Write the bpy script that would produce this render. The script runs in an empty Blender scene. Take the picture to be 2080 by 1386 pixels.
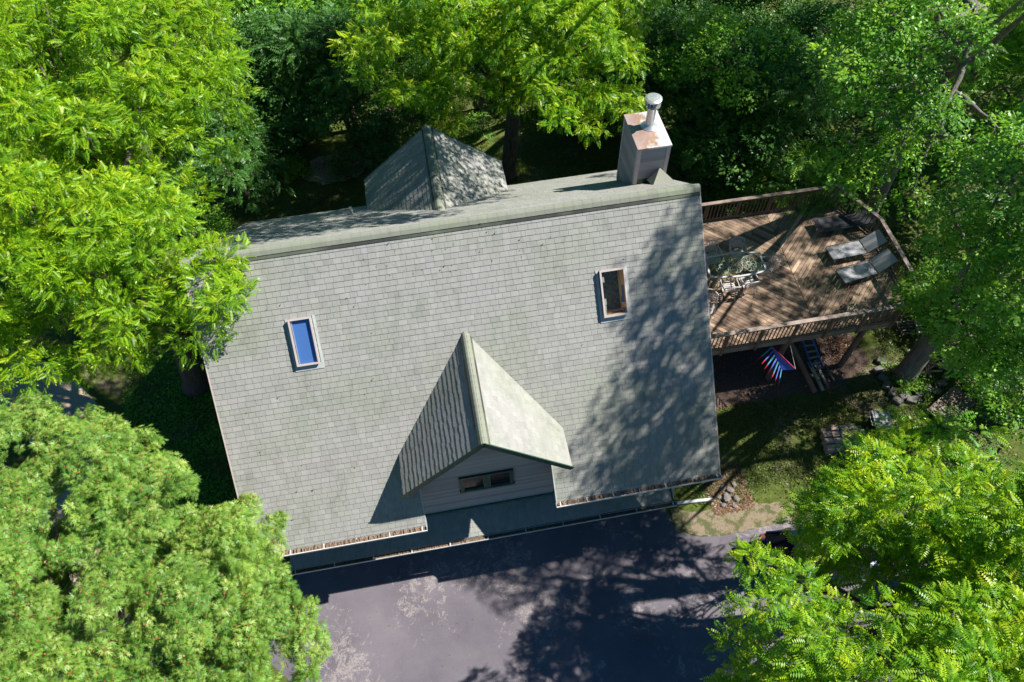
import bpy, math, random
import numpy as np
from mathutils import Vector, Matrix
random.seed(7); rng = np.random.default_rng(7)
sc = bpy.context.scene
R = math.radians
# ------------------------------------------------------------------ camera, world, sun, exposure
cd = bpy.data.cameras.new("camera"); cam = bpy.data.objects.new("camera", cd); sc.collection.objects.link(cam)
cam.matrix_world = Matrix(((0.98458, 0.15661, -0.07792, -6.6867), (-0.17339, 0.81492, -0.55303, -12.4556),
                           (-0.02311, 0.55801, 0.82951, 23.4487), (0, 0, 0, 1)))
cd.sensor_width = 36; cd.lens = 36 * 1465.44 / 2080; cd.clip_start = .1; cd.clip_end = 3000
sc.camera = cam
w = bpy.data.worlds.new("World"); sc.world = w; w.use_nodes = True
nt = w.node_tree; bg = nt.nodes["Background"]; sky = nt.nodes.new("ShaderNodeTexSky")
sky.sky_type = 'NISHITA'; sky.sun_disc = False; sky.sun_elevation = R(50.3); sky.sun_rotation = R(88.6); sky.ozone_density = 4; sky.dust_density = .3
hs = nt.nodes.new("ShaderNodeHueSaturation"); hs.inputs["Saturation"].default_value = 1.35; nt.links.new(sky.outputs[0], hs.inputs["Color"]); nt.links.new(hs.outputs[0], bg.inputs[0]); bg.inputs[1].default_value = .05
sl = bpy.data.lights.new("sun", 'SUN'); sl.energy = 5; sl.angle = R(.53); sl.color = (1, .955, .90)
so = bpy.data.objects.new("sun", sl); sc.collection.objects.link(so)
so.rotation_euler = Vector((.83, .02, 1)).to_track_quat('Z', 'Y').to_euler()
sc.view_settings.view_transform = 'Standard'; sc.view_settings.look = 'None'
sc.view_settings.exposure = .92; sc.view_settings.gamma = 1
sc.cycles.max_bounces = 5; sc.cycles.diffuse_bounces = 3; sc.cycles.glossy_bounces = 2
sc.cycles.transmission_bounces = 4; sc.cycles.transparent_max_bounces = 8
sc.cycles.caustics_reflective = False; sc.cycles.caustics_refractive = False
# ------------------------------------------------------------------ helpers
def tag(o, label=None, cat=None, group=None, kind=None):
    if label: o["label"] = label
    if cat: o["category"] = cat
    if group: o["group"] = group
    if kind: o["kind"] = kind
    return o
def empty(name, loc=(0, 0, 0), rz=0, label=None, cat=None, group=None):
    o = bpy.data.objects.new(name, None); sc.collection.objects.link(o)
    o.location = loc; o.rotation_euler = (0, 0, rz); o.empty_display_size = .2
    return tag(o, label, cat, group)
def copy_tree(o, parent=None):
    c = o.copy(); sc.collection.objects.link(c)
    if parent: c.parent = parent
    for ch in [x for x in bpy.data.objects if x.parent == o]: copy_tree(ch, c)
    return c
def V(a): return Vector(a)
class MB:
    def __init__(s): s.v = []; s.f = []; s.t = []; s.cur = .5
    def face(s, pts, t=None):
        n = len(s.v); s.v += [tuple(p) for p in pts]; s.f.append(tuple(range(n, n + len(pts)))); s.t.append(s.cur if t is None else t)
    def solid(s, vs, fs, t=None):
        n = len(s.v); s.v += [tuple(p) for p in vs]
        for f in fs: s.f.append(tuple(n + i for i in f)); s.t.append(s.cur if t is None else t)
    def box(s, c, d, rot=None, t=None):
        c = V(c); h = [x / 2 for x in d]
        m = rot if rot is not None else Matrix.Identity(3)
        vs = [c + m @ V((sx * h[0], sy * h[1], sz * h[2])) for sz in (-1, 1) for sy in (-1, 1) for sx in (-1, 1)]
        s.solid(vs, [(0, 2, 3, 1), (4, 5, 7, 6), (0, 1, 5, 4), (2, 6, 7, 3), (0, 4, 6, 2), (1, 3, 7, 5)], t)
    def bar(s, a, b, wd, ht, up=(0, 0, 1), t=None):
        a = V(a); b = V(b); x = (b - a); L = x.length; x.normalize(); y = V(up).cross(x)
        if y.length < 1e-4: y = V((0, 1, 0)).cross(x)
        y.normalize(); z = x.cross(y); m = Matrix((x, y, z)).transposed()
        s.box((a + b) / 2, (L, wd, ht), m, t)
    def tube(s, pts, rad, seg=8, caps=True, t=None):
        pts = [V(p) for p in pts]; n = len(pts)
        if not hasattr(rad, '__len__'): rad = [rad] * n
        rings = []; ref = None
        for i, p in enumerate(pts):
            d = (pts[min(i + 1, n - 1)] - pts[max(i - 1, 0)]).normalized()
            if ref is None: ref = V((1, 0, 0)) if abs(d.x) < .9 else V((0, 1, 0))
            u = (ref - d * ref.dot(d)).normalized(); ref = u; v = d.cross(u)
            rings.append([p + (u * math.cos(2 * math.pi * k / seg) + v * math.sin(2 * math.pi * k / seg)) * rad[i] for k in range(seg)])
        vs = [q for r_ in rings for q in r_]; fs = []
        for i in range(n - 1):
            for k in range(seg):
                a = i * seg + k; b = i * seg + (k + 1) % seg; fs.append((a, b, b + seg, a + seg))
        if caps: fs.append(tuple(range(seg - 1, -1, -1))); fs.append(tuple((n - 1) * seg + k for k in range(seg)))
        s.solid(vs, fs, t)
    def prism(s, poly, z0, z1, t=None):
        n = len(poly); vs = [(x, y, z0) for x, y in poly] + [(x, y, z1) for x, y in poly]
        s.solid(vs, [tuple(range(n - 1, -1, -1)), tuple(range(n, 2 * n))] + [(i, (i + 1) % n, n + (i + 1) % n, n + i) for i in range(n)], t)
    def lathe(s, prof, c, seg=24, t=None):
        n = len(prof); vs = []; fs = []
        for r_, z in prof:
            for k in range(seg):
                a = 2 * math.pi * k / seg; vs.append((c[0] + r_ * math.cos(a), c[1] + r_ * math.sin(a), c[2] + z))
        for i in range(n - 1):
            for k in range(seg):
                a = i * seg + k; b = i * seg + (k + 1) % seg; fs.append((a, b, b + seg, a + seg))
        fs.append(tuple((n - 1) * seg + k for k in range(seg)))
        s.solid(vs, fs, t)
    def build(s, name, mat, parent=None, smooth=False):
        me = bpy.data.meshes.new(name); me.from_pydata(s.v, [], s.f); me.update()
        at = me.attributes.new("tone", 'FLOAT', 'FACE'); at.data.foreach_set("value", s.t)
        if smooth: me.polygons.foreach_set("use_smooth", [True] * len(s.f))
        me.materials.append(mat); o = bpy.data.objects.new(name, me); sc.collection.objects.link(o)
        if parent: o.parent = parent
        return o
def rel(parent, p): return V(p) - parent.location
# ------------------------------------------------------------------ materials
def new_mat(name):
    m = bpy.data.materials.new(name); m.use_nodes = True; return m, m.node_tree, m.node_tree.nodes["Principled BSDF"]
def ramp(n, fac, stops, out=None):
    r_ = n.nodes.new("ShaderNodeValToRGB"); e = r_.color_ramp.elements
    while len(e) < len(stops): e.new(.5)
    for k, (p, c) in enumerate(stops): e[k].position = p; e[k].color = (*c, 1)
    if fac is not None: n.links.new(fac, r_.inputs[0])
    return r_.outputs[0]
def noise(n, scale, detail=4, rough=.6, vec=None, dist=0):
    t = n.nodes.new("ShaderNodeTexNoise"); t.inputs["Scale"].default_value = scale; t.inputs["Detail"].default_value = detail
    t.inputs["Roughness"].default_value = rough; t.inputs["Distortion"].default_value = dist
    if vec is not None: n.links.new(vec, t.inputs["Vector"])
    return t.outputs["Fac"]
def coords(n, kind="Object", scale=None):
    c = n.nodes.new("ShaderNodeTexCoord").outputs[kind]
    if scale:
        m = n.nodes.new("ShaderNodeMapping"); m.inputs["Scale"].default_value = scale; n.links.new(c, m.inputs[0]); c = m.outputs[0]
    return c
def attr(n, name="tone"):
    a = n.nodes.new("ShaderNodeAttribute"); a.attribute_name = name; return a.outputs["Fac"]
def mixc(n, f, a, b, mode='MIX'):
    m = n.nodes.new("ShaderNodeMix"); m.data_type = 'RGBA'; m.blend_type = mode
    for sock, val in ((m.inputs[0], f), (m.inputs[6], a), (m.inputs[7], b)):
        if hasattr(val, 'links'): n.links.new(val, sock)
        elif hasattr(val, '__len__'): sock.default_value = (*val, 1)
        else: sock.default_value = val
    return m.outputs[2]
def mathn(n, op, a, b=0.):
    m = n.nodes.new("ShaderNodeMath"); m.operation = op
    for k, v_ in enumerate((a, b)):
        if hasattr(v_, 'links'): n.links.new(v_, m.inputs[k])
        else: m.inputs[k].default_value = v_
    return m.outputs[0]
def bump(n, p, h, strength=.3, dist=.01):
    b = n.nodes.new("ShaderNodeBump"); b.inputs["Strength"].default_value = strength; b.inputs["Distance"].default_value = dist
    n.links.new(h, b.inputs["Height"]); n.links.new(b.outputs[0], p.inputs["Normal"])
def plain(name, col, rough=.6, metal=0., var=.15, scale=8, spec=.5, bmp=0.):
    m, n, p = new_mat(name); c = coords(n)
    f = noise(n, scale, 5, .65, c)
    lo = tuple(x * (1 - var) for x in col); hi = tuple(min(1, x * (1 + var)) for x in col)
    n.links.new(ramp(n, f, [(.3, lo), (.7, hi)]), p.inputs["Base Color"])
    p.inputs["Roughness"].default_value = rough; p.inputs["Metallic"].default_value = metal
    p.inputs["Specular IOR Level"].default_value = spec
    if bmp: bump(n, p, noise(n, scale * 6, 4, .7, c), bmp)
    return m
def shingle_mat(name, cols, green=.3):
    m, n, p = new_mat(name); c = coords(n)
    base = ramp(n, attr(n), cols)
    big = noise(n, .55, 3, .6, c); gr = ramp(n, big, [(.42, (0, 0, 0)), (.62, (1, 1, 1))])
    g = mathn(n, 'MULTIPLY', gr, green)
    col = mixc(n, g, base, (.215, .25, .16))
    fine = noise(n, 130, 2, .8, c)
    col = mixc(n, .5, col, ramp(n, fine, [(.3, (.36, .36, .36)), (.7, (.64, .64, .64))]), 'OVERLAY')
    st = noise(n, 2.2, 5, .7, coords(n, "Object", (2.2, .6, .6)))
    col = mixc(n, .45, col, ramp(n, st, [(.35, (.42, .42, .42)), (.65, (.57, .57, .57))]), 'OVERLAY')
    dk = noise(n, 1.1, 6, .72, c, .8); col = mixc(n, mathn(n, 'MULTIPLY', ramp(n, dk, [(.56, (0, 0, 0)), (.70, (1, 1, 1))]), .38), col, (.12, .125, .105))
    n.links.new(col, p.inputs["Base Color"]); p.inputs["Roughness"].default_value = .92; p.inputs["Specular IOR Level"].default_value = .25
    bump(n, p, fine, .5, .004); return m
M = {}
M['shingle'] = shingle_mat("shingle", [(0, (.03, .034, .03)), (.04, (.03, .034, .03)), (.06, (.245, .245, .225)), (.5, (.285, .284, .262)), (1, (.325, .322, .30))])
M['cap'] = shingle_mat("ridge_shingle", [(0, (.05, .052, .045)), (.04, (.05, .052, .045)), (.06, (.20, .21, .17)), (1, (.25, .26, .21))], .5)
def siding_mat(name, c0, c1):
    m, n, p = new_mat(name); f = noise(n, 3, 5, .7, coords(n, "Object", (1, 1, 6)))
    n.links.new(mixc(n, ramp(n, attr(n), [(.02, (0, 0, 0)), (.05, (1, 1, 1))]), (.07, .07, .08), mixc(n, .8, ramp(n, f, [(.3, c0), (.7, c1)]), ramp(n, attr(n), [(.15, (.33, .33, .33)), (.95, (.66, .66, .66))]), 'OVERLAY')), p.inputs["Base Color"]); p.inputs["Roughness"].default_value = .7; return m
M['siding'] = siding_mat("grey_siding", (.25, .25, .275), (.31, .305, .33))
M['trim'] = plain("mauve_trim", (.40, .36, .37), .6, var=.1)
M['green'] = plain("green_paint", (.025, .105, .085), .45, var=.25, scale=5)
M['dkgreen'] = plain("dark_green_paint", (.018, .06, .042), .45, var=.25, scale=5)
M['gutter'] = plain("grey_gutter", (.40, .43, .41), .4, var=.2, scale=4)
M['white'] = plain("white_metal", (.55, .55, .54), .45, var=.12, scale=5)
M['clad'] = plain("beige_cladding", (.50, .42, .39), .45, var=.08, scale=4)
M['debris'] = plain("gutter_debris", (.18, .12, .08), .95, var=.6, scale=30, bmp=.8)
M['glassdark'], _n, _p = new_mat("dark_window_glass"); _p.inputs["Base Color"].default_value = (.012, .014, .018, 1); _p.inputs["Roughness"].default_value = .12; _p.inputs["Specular IOR Level"].default_value = .18
def glass(name, col=(.9, .95, 1), a=.14):
    m, n, p = new_mat(name); out = n.nodes["Material Output"]
    tr = n.nodes.new("ShaderNodeBsdfTransparent"); tr.inputs[0].default_value = (*col, 1)
    gl = n.nodes.new("ShaderNodeBsdfGlossy"); gl.inputs["Roughness"].default_value = .02
    lw = n.nodes.new("ShaderNodeLayerWeight"); lw.inputs[0].default_value = .5
    mx = n.nodes.new("ShaderNodeMixShader"); n.links.new(mathn(n, 'ADD', mathn(n, 'MULTIPLY', mathn(n, 'POWER', lw.outputs[1], 4.), .7), a + .04), mx.inputs[0])
    n.links.new(tr.outputs[0], mx.inputs[1]); n.links.new(gl.outputs[0], mx.inputs[2]); n.links.new(mx.outputs[0], out.inputs[0]); return m
M['glass'] = glass("skylight_glass", (.9, .95, .95), .02)
M['tableglass'] = glass("table_glass", (.78, .88, .80), .0)
def metal_rust():
    m, n, p = new_mat("chimney_cap_metal"); c = coords(n)
    f = noise(n, 1.6, 6, .65, c); g = n.nodes.new("ShaderNodeSeparateXYZ"); n.links.new(c, g.inputs[0])
    k = mathn(n, 'ADD', mathn(n, 'MULTIPLY', g.outputs[0], -.75), mathn(n, 'MULTIPLY', f, 1.2))
    k = mathn(n, 'ADD', k, .0)
    n.links.new(ramp(n, k, [(.50, (.62, .63, .64)), (.58, (.46, .40, .36)), (.64, (.34, .21, .13)), (.72, (.33, .22, .18)), (.95, (.40, .30, .27))]), p.inputs["Base Color"])
    p.inputs["Roughness"].default_value = .5; p.inputs["Metallic"].default_value = .25; return m
M['capmetal'] = metal_rust()
M['steel'] = plain("galvanised_steel", (.62, .63, .64), .35, .7, .15, 6)
def wood_mat(name, a, b, cvar=True, sc_=(1, 1, 1)):
    m, n, p = new_mat(name); c = coords(n)
    base = ramp(n, attr(n), [(0, a), (1, b)])
    st = noise(n, 4, 6, .75, c); big = noise(n, .9, 3, .6, c)
    col = mixc(n, .55, base, ramp(n, st, [(.3, (.25, .25, .25)), (.7, (.75, .75, .75))]), 'OVERLAY')
    col = mixc(n, .5, col, ramp(n, big, [(.3, (.32, .32, .32)), (.7, (.7, .7, .7))]), 'OVERLAY')
    n.links.new(col, p.inputs["Base Color"]); p.inputs["Roughness"].default_value = .85; bump(n, p, st, .25, .004); return m
M['deck'] = wood_mat("weathered_decking", (.14, .09, .06), (.40, .28, .19))
M['rail'] = wood_mat("weathered_rail_timber", (.20, .15, .12), (.30, .24, .20))
M['post'] = wood_mat("brown_post_timber", (.13, .085, .06), (.22, .15, .11))
M['lumber'] = wood_mat("pale_lumber", (.38, .29, .19), (.55, .45, .32))
M['redwood'] = wood_mat("red_brown_lumber", (.20, .10, .06), (.30, .16, .10))
M['greywood'] = wood_mat("grey_pallet_wood", (.15, .115, .09), (.23, .185, .15))
M['inwood'] = wood_mat("skylight_well_wood", (.62, .42, .18), (.72, .50, .25))
M['castmetal'] = plain("mushroom_cast_metal", (.50, .46, .45), .45, .1, .15, 9)
M['sling'] = plain("grey_sling_fabric", (.36, .36, .37), .8, 0, .1, 20)
M['slingframe'] = plain("dark_tube_frame", (.06, .06, .065), .4, .2, .2, 9)
M['black'] = plain("black_fabric", (.02, .022, .03), .6, 0, .3, 9)
M['blue'] = plain("blue_fibreglass", (.02, .12, .30), .45, 0, .2, 8)
M['alu'] = plain("aluminium", (.65, .66, .68), .35, .6, .1, 8)
M['paver'] = plain("tan_paver", (.42, .31, .24), .9, 0, .25, 5, bmp=.4)
M['stone'] = plain("field_stone", (.17, .15, .135), .9, 0, .4, 4, bmp=.5)
M['edgestone'] = plain("grey_edging_stone", (.15, .14, .125), .9, 0, .3, 5, bmp=.4)
def bark(name, a, b):
    m, n, p = new_mat(name); c = coords(n, "Object", (14, 14, 1.6)); f = noise(n, 1., 6, .75, c, .6)
    n.links.new(ramp(n, f, [(.32, a), (.62, b)]), p.inputs["Base Color"]); p.inputs["Roughness"].default_value = .95
    bump(n, p, f, 1., .05); return m
M['bark'] = bark("brown_bark", (.035, .026, .022), (.15, .12, .10))
M['barkgrey'] = bark("grey_bark", (.07, .062, .055), (.23, .21, .185))
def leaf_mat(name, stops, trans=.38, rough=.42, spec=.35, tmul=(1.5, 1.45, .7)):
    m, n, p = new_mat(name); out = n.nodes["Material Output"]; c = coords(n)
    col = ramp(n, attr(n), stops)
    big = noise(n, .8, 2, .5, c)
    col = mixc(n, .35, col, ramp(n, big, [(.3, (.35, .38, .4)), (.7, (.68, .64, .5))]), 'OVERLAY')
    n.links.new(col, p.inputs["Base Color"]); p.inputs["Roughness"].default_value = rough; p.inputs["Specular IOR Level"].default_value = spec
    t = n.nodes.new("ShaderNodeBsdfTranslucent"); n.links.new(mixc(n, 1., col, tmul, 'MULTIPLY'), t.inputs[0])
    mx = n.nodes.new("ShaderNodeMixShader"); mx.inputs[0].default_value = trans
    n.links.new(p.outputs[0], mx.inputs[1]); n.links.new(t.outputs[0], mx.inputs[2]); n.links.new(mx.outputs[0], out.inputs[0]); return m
M['walnut'] = leaf_mat("walnut_leaf", [(0, (.035, .13, .012)), (.4, (.13, .33, .014)), (.8, (.33, .50, .014)), (1, (.48, .54, .02))])
M['ylocust'] = leaf_mat("yellow_green_leaf", [(0, (.045, .14, .010)), (.4, (.15, .33, .012)), (.8, (.28, .46, .012)), (1, (.42, .50, .02))])
M['oak'] = leaf_mat("oak_leaf", [(0, (.04, .125, .02)), (.4, (.15, .31, .045)), (.85, (.32, .46, .09)), (.94, (.38, .48, .13)), (.97, (.40, .17, .08)), (1, (.42, .16, .08))], .32, .42, .35)
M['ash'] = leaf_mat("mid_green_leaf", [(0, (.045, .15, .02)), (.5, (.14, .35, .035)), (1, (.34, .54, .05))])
M['dark'] = leaf_mat("shaded_green_leaf", [(0, (.03, .10, .02)), (.6, (.065, .18, .033)), (1, (.13, .27, .05))], .3)  # deeper green puts the shade of the woods into the leaf colour
M['dead'] = leaf_mat("dead_brown_leaf", [(0, (.12, .06, .035)), (1, (.32, .18, .11))], .2)
def ground_mat():
    m, n, p = new_mat("ground"); c = coords(n)
    n1 = noise(n, .35, 5, .65, c, .5); n2 = noise(n, 5, 6, .75, c); n3 = noise(n, 45, 3, .8, c)
    grass = ramp(n, n2, [(.25, (.035, .05, .014)), (.5, (.085, .115, .025)), (.75, (.17, .18, .05))])
    dirt = ramp(n, n2, [(.25, (.10, .065, .045)), (.5, (.18, .14, .10)), (.8, (.32, .265, .19))])
    f = ramp(n, mathn(n, 'ADD', mathn(n, 'MULTIPLY', n1, .75), mathn(n, 'MULTIPLY', n2, .25)), [(.53, (0, 0, 0)), (.62, (1, 1, 1))])
    col = mixc(n, f, grass, dirt)
    col = mixc(n, .7, col, ramp(n, n3, [(.3, (.3, .3, .3)), (.7, (.72, .72, .72))]), 'OVERLAY')
    n.links.new(col, p.inputs["Base Color"]); p.inputs["Roughness"].default_value = 1; p.inputs["Specular IOR Level"].default_value = .1
    bump(n, p, n3, .8, .04); return m
M['ground'] = ground_mat()
M['lawnleaf'] = leaf_mat('lawn_blade', [(0, (.05, .075, .015)), (.5, (.10, .15, .02)), (1, (.20, .23, .05))])
def asphalt_mat():
    m, n, p = new_mat("asphalt"); c = coords(n)
    big = noise(n, .5, 4, .6, c); fine = noise(n, 90, 2, .8, c); mid = noise(n, 3.4, 12, .82, c, .8); reg = noise(n, .45, 2, .5, c)
    col = ramp(n, big, [(.3, (.105, .094, .11)), (.7, (.16, .145, .158))])
    k = mathn(n, 'ADD', mathn(n, 'MULTIPLY', mid, .72), mathn(n, 'MULTIPLY', reg, .40))
    pa = ramp(n, k, [(.60, (0, 0, 0)), (.635, (1, 1, 1))]); brk = ramp(n, noise(n, 17, 9, .85, c, .5), [(.44, (0, 0, 0)), (.52, (1, 1, 1))]); pa = mathn(n, 'MULTIPLY', pa, brk)
    fl = noise(n, 9, 8, .8, c); k2 = ramp(n, fl, [(.645, (0, 0, 0)), (.69, (1, 1, 1))])
    spk = mathn(n, 'MAXIMUM', pa, mathn(n, 'MULTIPLY', k2, .6))
    col = mixc(n, mathn(n, 'MULTIPLY', spk, .5), col, (.42, .365, .33))
    col = mixc(n, .5, col, ramp(n, fine, [(.3, (.32, .32, .32)), (.7, (.68, .68, .68))]), 'OVERLAY')
    n.links.new(col, p.inputs["Base Color"]); p.inputs["Roughness"].default_value = .88; p.inputs["Specular IOR Level"].default_value = .25
    bump(n, p, fine, .4, .01); return m
M['asphalt'] = asphalt_mat()
M['pathdirt'] = plain("tan_gravel_track", (.42, .33, .25), .95, 0, .3, 14, .1, .5)
def mulch():
    m, n, p = new_mat("straw_mulch"); c = coords(n); f = noise(n, 34, 6, .85, c, 1.2); b = noise(n, 2.2, 5, .7, c)
    col = ramp(n, f, [(.3, (.13, .095, .055)), (.5, (.27, .21, .135)), (.68, (.46, .385, .28))])
    col = mixc(n, ramp(n, b, [(.47, (0, 0, 0)), (.56, (.85, .85, .85))]), col, (.09, .11, .03))
    n.links.new(col, p.inputs["Base Color"]); p.inputs["Roughness"].default_value = 1; bump(n, p, f, 1, .05); return m
M['gravel'] = mulch()
M['soil'] = plain("bare_soil", (.12, .085, .07), 1, 0, .5, 16, .1, .8)
# ------------------------------------------------------------------ setting
def sheet(name, poly, z, mat, sub=None, kind='structure'):
    mb = MB(); mb.face([(x, y, z) for x, y in poly]); o = mb.build(name, mat); tag(o, kind=kind); return o
def smooth_poly(pts, it=2):
    for _ in range(it):
        q = []
        for i in range(len(pts)):
            a = pts[i]; b = pts[(i + 1) % len(pts)]
            q += [(a[0] * .75 + b[0] * .25, a[1] * .75 + b[1] * .25), (a[0] * .25 + b[0] * .75, a[1] * .25 + b[1] * .75)]
        pts = q
    return pts
def rough_poly(pts, amp, step=.25):
    q = []
    for i in range(len(pts)):
        a = V((*pts[i][:2], 0)); b = V((*pts[(i + 1) % len(pts)][:2], 0)); n = max(1, int((b - a).length / step))
        for k in range(n):
            p = a.lerp(b, k / n); q.append((p.x + random.uniform(-amp, amp), p.y + random.uniform(-amp, amp)))
    return q
g = MB(); g.face([(-700, -700, 0), (700, -700, 0), (700, 700, 0), (-700, 700, 0)]); tag(g.build("ground", M['ground']), kind='structure')
# asphalt drive along the front, running off to the lower right
drive = [(-14.6, -4.2), (-.75, -4.2), (-.55, -4.6), (-.5, -5.25), (.1, -5.6), (.9, -5.75), (2.0, -5.72), (5, -5.6), (16, -7.0), (16, -15), (-1, -16), (-12.6, -18), (-12.6, -9.5), (-12.9, -7.9), (-14.2, -6.6)]
sheet("driveway", rough_poly(smooth_poly(drive, 1), .02, .3), .004, M['asphalt'])
track = [(-30, 9), (-26, 7.5), (-22.8, 5.9), (-20.6, 4.0), (-19.6, 1.5), (-19.3, -1.5), (-19.5, -4.6), (-20.2, -9), (-22.6, -9), (-21.8, -4), (-21.6, 0), (-22.6, 2.6), (-25, 4.2), (-30, 6)]
sheet("path", rough_poly(smooth_poly(track, 2), .06, .3), .004, M['pathdirt'])
sheet("gravel_patch", rough_poly([(-.45, -4.55), (.4, -4.8), (1.6, -4.75), (3.2, -5.0), (5, -5.1), (5, -5.62), (2.0, -5.70), (.9, -5.72), (.1, -5.55), (-.45, -5.2)], .05, .15), .008, M['gravel'])
sheet("bare_soil", rough_poly([(-.3, -3.6), (.6, -1.2), (3.6, -1.1), (7.2, -1.2), (8.8, -.2), (8.6, 1), (6, 4.5), (-.3, 4.5)], .12, .3), .004, M['soil'])
sheet("bare_soil", rough_poly([(-13.2, 3.5), (-12.4, 3.5), (-12.4, -3.8), (-13.6, -3.0), (-14.4, 0), (-14.2, 2.4)], .15, .3), .004, M['soil'])
sheet("bare_soil", rough_poly([(-12.0, 15.2), (-10.6, 15.6), (-9.3, 14.7), (-9.8, 13.6), (-11.2, 13.3), (-12.4, 13.9)], .15, .3), .004, M['pathdirt'])
# ------------------------------------------------------------------ courses of shingles or boards clipped to a polygon
def clip(poly, cp):
    out = poly
    for i in range(len(cp)):
        a = cp[i]; b = cp[(i + 1) % len(cp)]; ex, ey = b[0] - a[0], b[1] - a[1]; src = out; out = []
        if not src: return out
        for k in range(len(src)):
            p = src[k]; q = src[(k + 1) % len(src)]
            dp = ex * (p[1] - a[1]) - ey * (p[0] - a[0]); dq = ex * (q[1] - a[1]) - ey * (q[0] - a[0])
            if dp >= 0: out.append(p)
            if (dp >= 0) != (dq >= 0):
                t = dp / (dp - dq); out.append((p[0] + (q[0] - p[0]) * t, p[1] + (q[1] - p[1]) * t))
    return out
def ccw(p):
    s = sum(p[i][0] * p[(i + 1) % len(p)][1] - p[(i + 1) % len(p)][0] * p[i][1] for i in range(len(p)))
    return p if s > 0 else p[::-1]
def courses(mb, o, u, v, n, poly, expo, thick, widths=None, jag=0., tvar=.25, gap=.003, seed=1, toneband=0., edge=0., tj=(.8, 1.25)):
    rn = random.Random(seed); poly = ccw(poly); o, u, v, n = V(o), V(u), V(v), V(n)
    u0 = min(p[0] for p in poly); u1 = max(p[0] for p in poly); v0 = min(p[1] for p in poly); v1 = max(p[1] for p in poly)
    nrow = int(math.ceil((v1 - v0) / expo))
    for r_ in range(nrow):
        va = v0 + r_ * expo; x = u0 - rn.random() * (widths[1] if widths else 0)
        band = rn.uniform(-toneband, toneband)
        while x < u1:
            wd = rn.uniform(*widths) if widths else (u1 - u0 + 1)
            jg = rn.choice((0, 0, jag, jag * .6)) if jag else 0
            vb = va + expo + .012 + jg; th = thick * rn.uniform(*tj)
            rect = [(x, va), (x + wd - (gap if widths else 0), va), (x + wd - (gap if widths else 0), vb), (x, vb)]
            pc = clip(ccw(rect), poly); x += wd
            if len(pc) < 3: continue
            t = min(1, max(0, .5 + band + rn.gauss(0, tvar)))
            H = lambda q: .001 + th * (q[1] - va) / (vb - va)
            top = [o + u * q[0] + v * q[1] + n * H(q) for q in pc]; bot = [o + u * q[0] + v * q[1] - n * .004 for q in pc]
            k = len(pc); cen = sum(top, V((0, 0, 0))) / k
            fs = [tuple(range(k))] if (top[1] - top[0]).cross(top[2] - top[1]).dot(n) > 0 else [tuple(range(k - 1, -1, -1))]
            fs += [(i, (i + 1) % k, k + (i + 1) % k, k + i) for i in range(k)]
            mb.solid(top + bot, fs[:1], .12 + .88 * t); n9 = len(mb.v) - 2 * k
            for f in fs[1:]: mb.f.append(tuple(n9 + i for i in f)); mb.t.append(edge if edge == 0 else .12 + .88 * t * edge)
def roof_plane(name, parent, o, u, v, polys, seed=1, expo=.147, thick=.012, jag=0., slab=.14, widths=(.15, .27), edge=0., gap=.0045, tj=(.85, 1.2), tv=.17):
    u, v = V(u), V(v); n = u.cross(v).normalized(); n = n if n.z > 0 else -n
    mb = MB()
    for k, p in enumerate(polys): courses(mb, o, u, v, n, p, expo, thick, widths, jag, tv, gap, seed, .05, edge, tj)
    for p in polys:                                               # the boarding under the shingles
        top = [V(o) + u * q[0] + v * q[1] - n * .006 for q in p]; bot = [t - n * slab for t in top]; k = len(p)
        mb.solid(top + bot, [tuple(range(k)), tuple(range(2 * k - 1, k - 1, -1))] + [(i, (i + 1) % k, k + (i + 1) % k, k + i) for i in range(k)], .0)
    return mb.build(name, M['shingle'], parent)
def ridge_cap(name, parent, a, b, dl, dr, half=.17, expo=.17, up=.045, vent_shade=False, piece=.0):
    a, b, dl, dr = V(a), V(b), V(dl), V(dr); x = (b - a).normalized(); L = (b - a).length; mb = MB(); k = int(L / expo) + 1
    prof = []
    for t in (-1, -.8, -.45, -.18, 0, .18, .45, .8, 1):
        d = dl if t < 0 else dr; q = d * (abs(t) * half); lift = up + .02 * (1 - abs(t)) - .045 * math.exp(-(t / .25) ** 2)
        nn = V((0, 0, 1)); prof.append(q + nn * lift)
    for i in range(k):
        s0 = i * expo; s1 = min(L, s0 + expo + .01); t = random.uniform(.35, .65); th = random.uniform(.003, .005)
        if s1 <= s0: break
        p0 = [a + x * s0 + q + V((0, 0, th)) for q in prof]; p1 = [a + x * s1 + q for q in prof]; lo0 = [p - V((0, 0, .006)) for p in p0]
        m = len(prof); vs = p0 + p1 + lo0; fs = []
        for j in range(m - 1): fs += [(j, j + 1, m + j + 1, m + j), (2 * m + j, 2 * m + j + 1, j + 1, j)]
        mb.solid(vs, fs, t)
    if vent_shade:
        for d in (dl, dr):
            n = x.cross(d).normalized(); n = n if n.z > 0 else -n
            c = (a + b) / 2 + d * half * .5 + n * .02; m = Matrix((x, d, x.cross(d))).transposed()
            mb.box(c + d * half * .10, (L - .02, half * 1.12, .03), m, .0)  # dark vent strip reaches past the cap to paint the shadow line beneath it
    return mb.build(name, M['cap'], parent)
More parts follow.
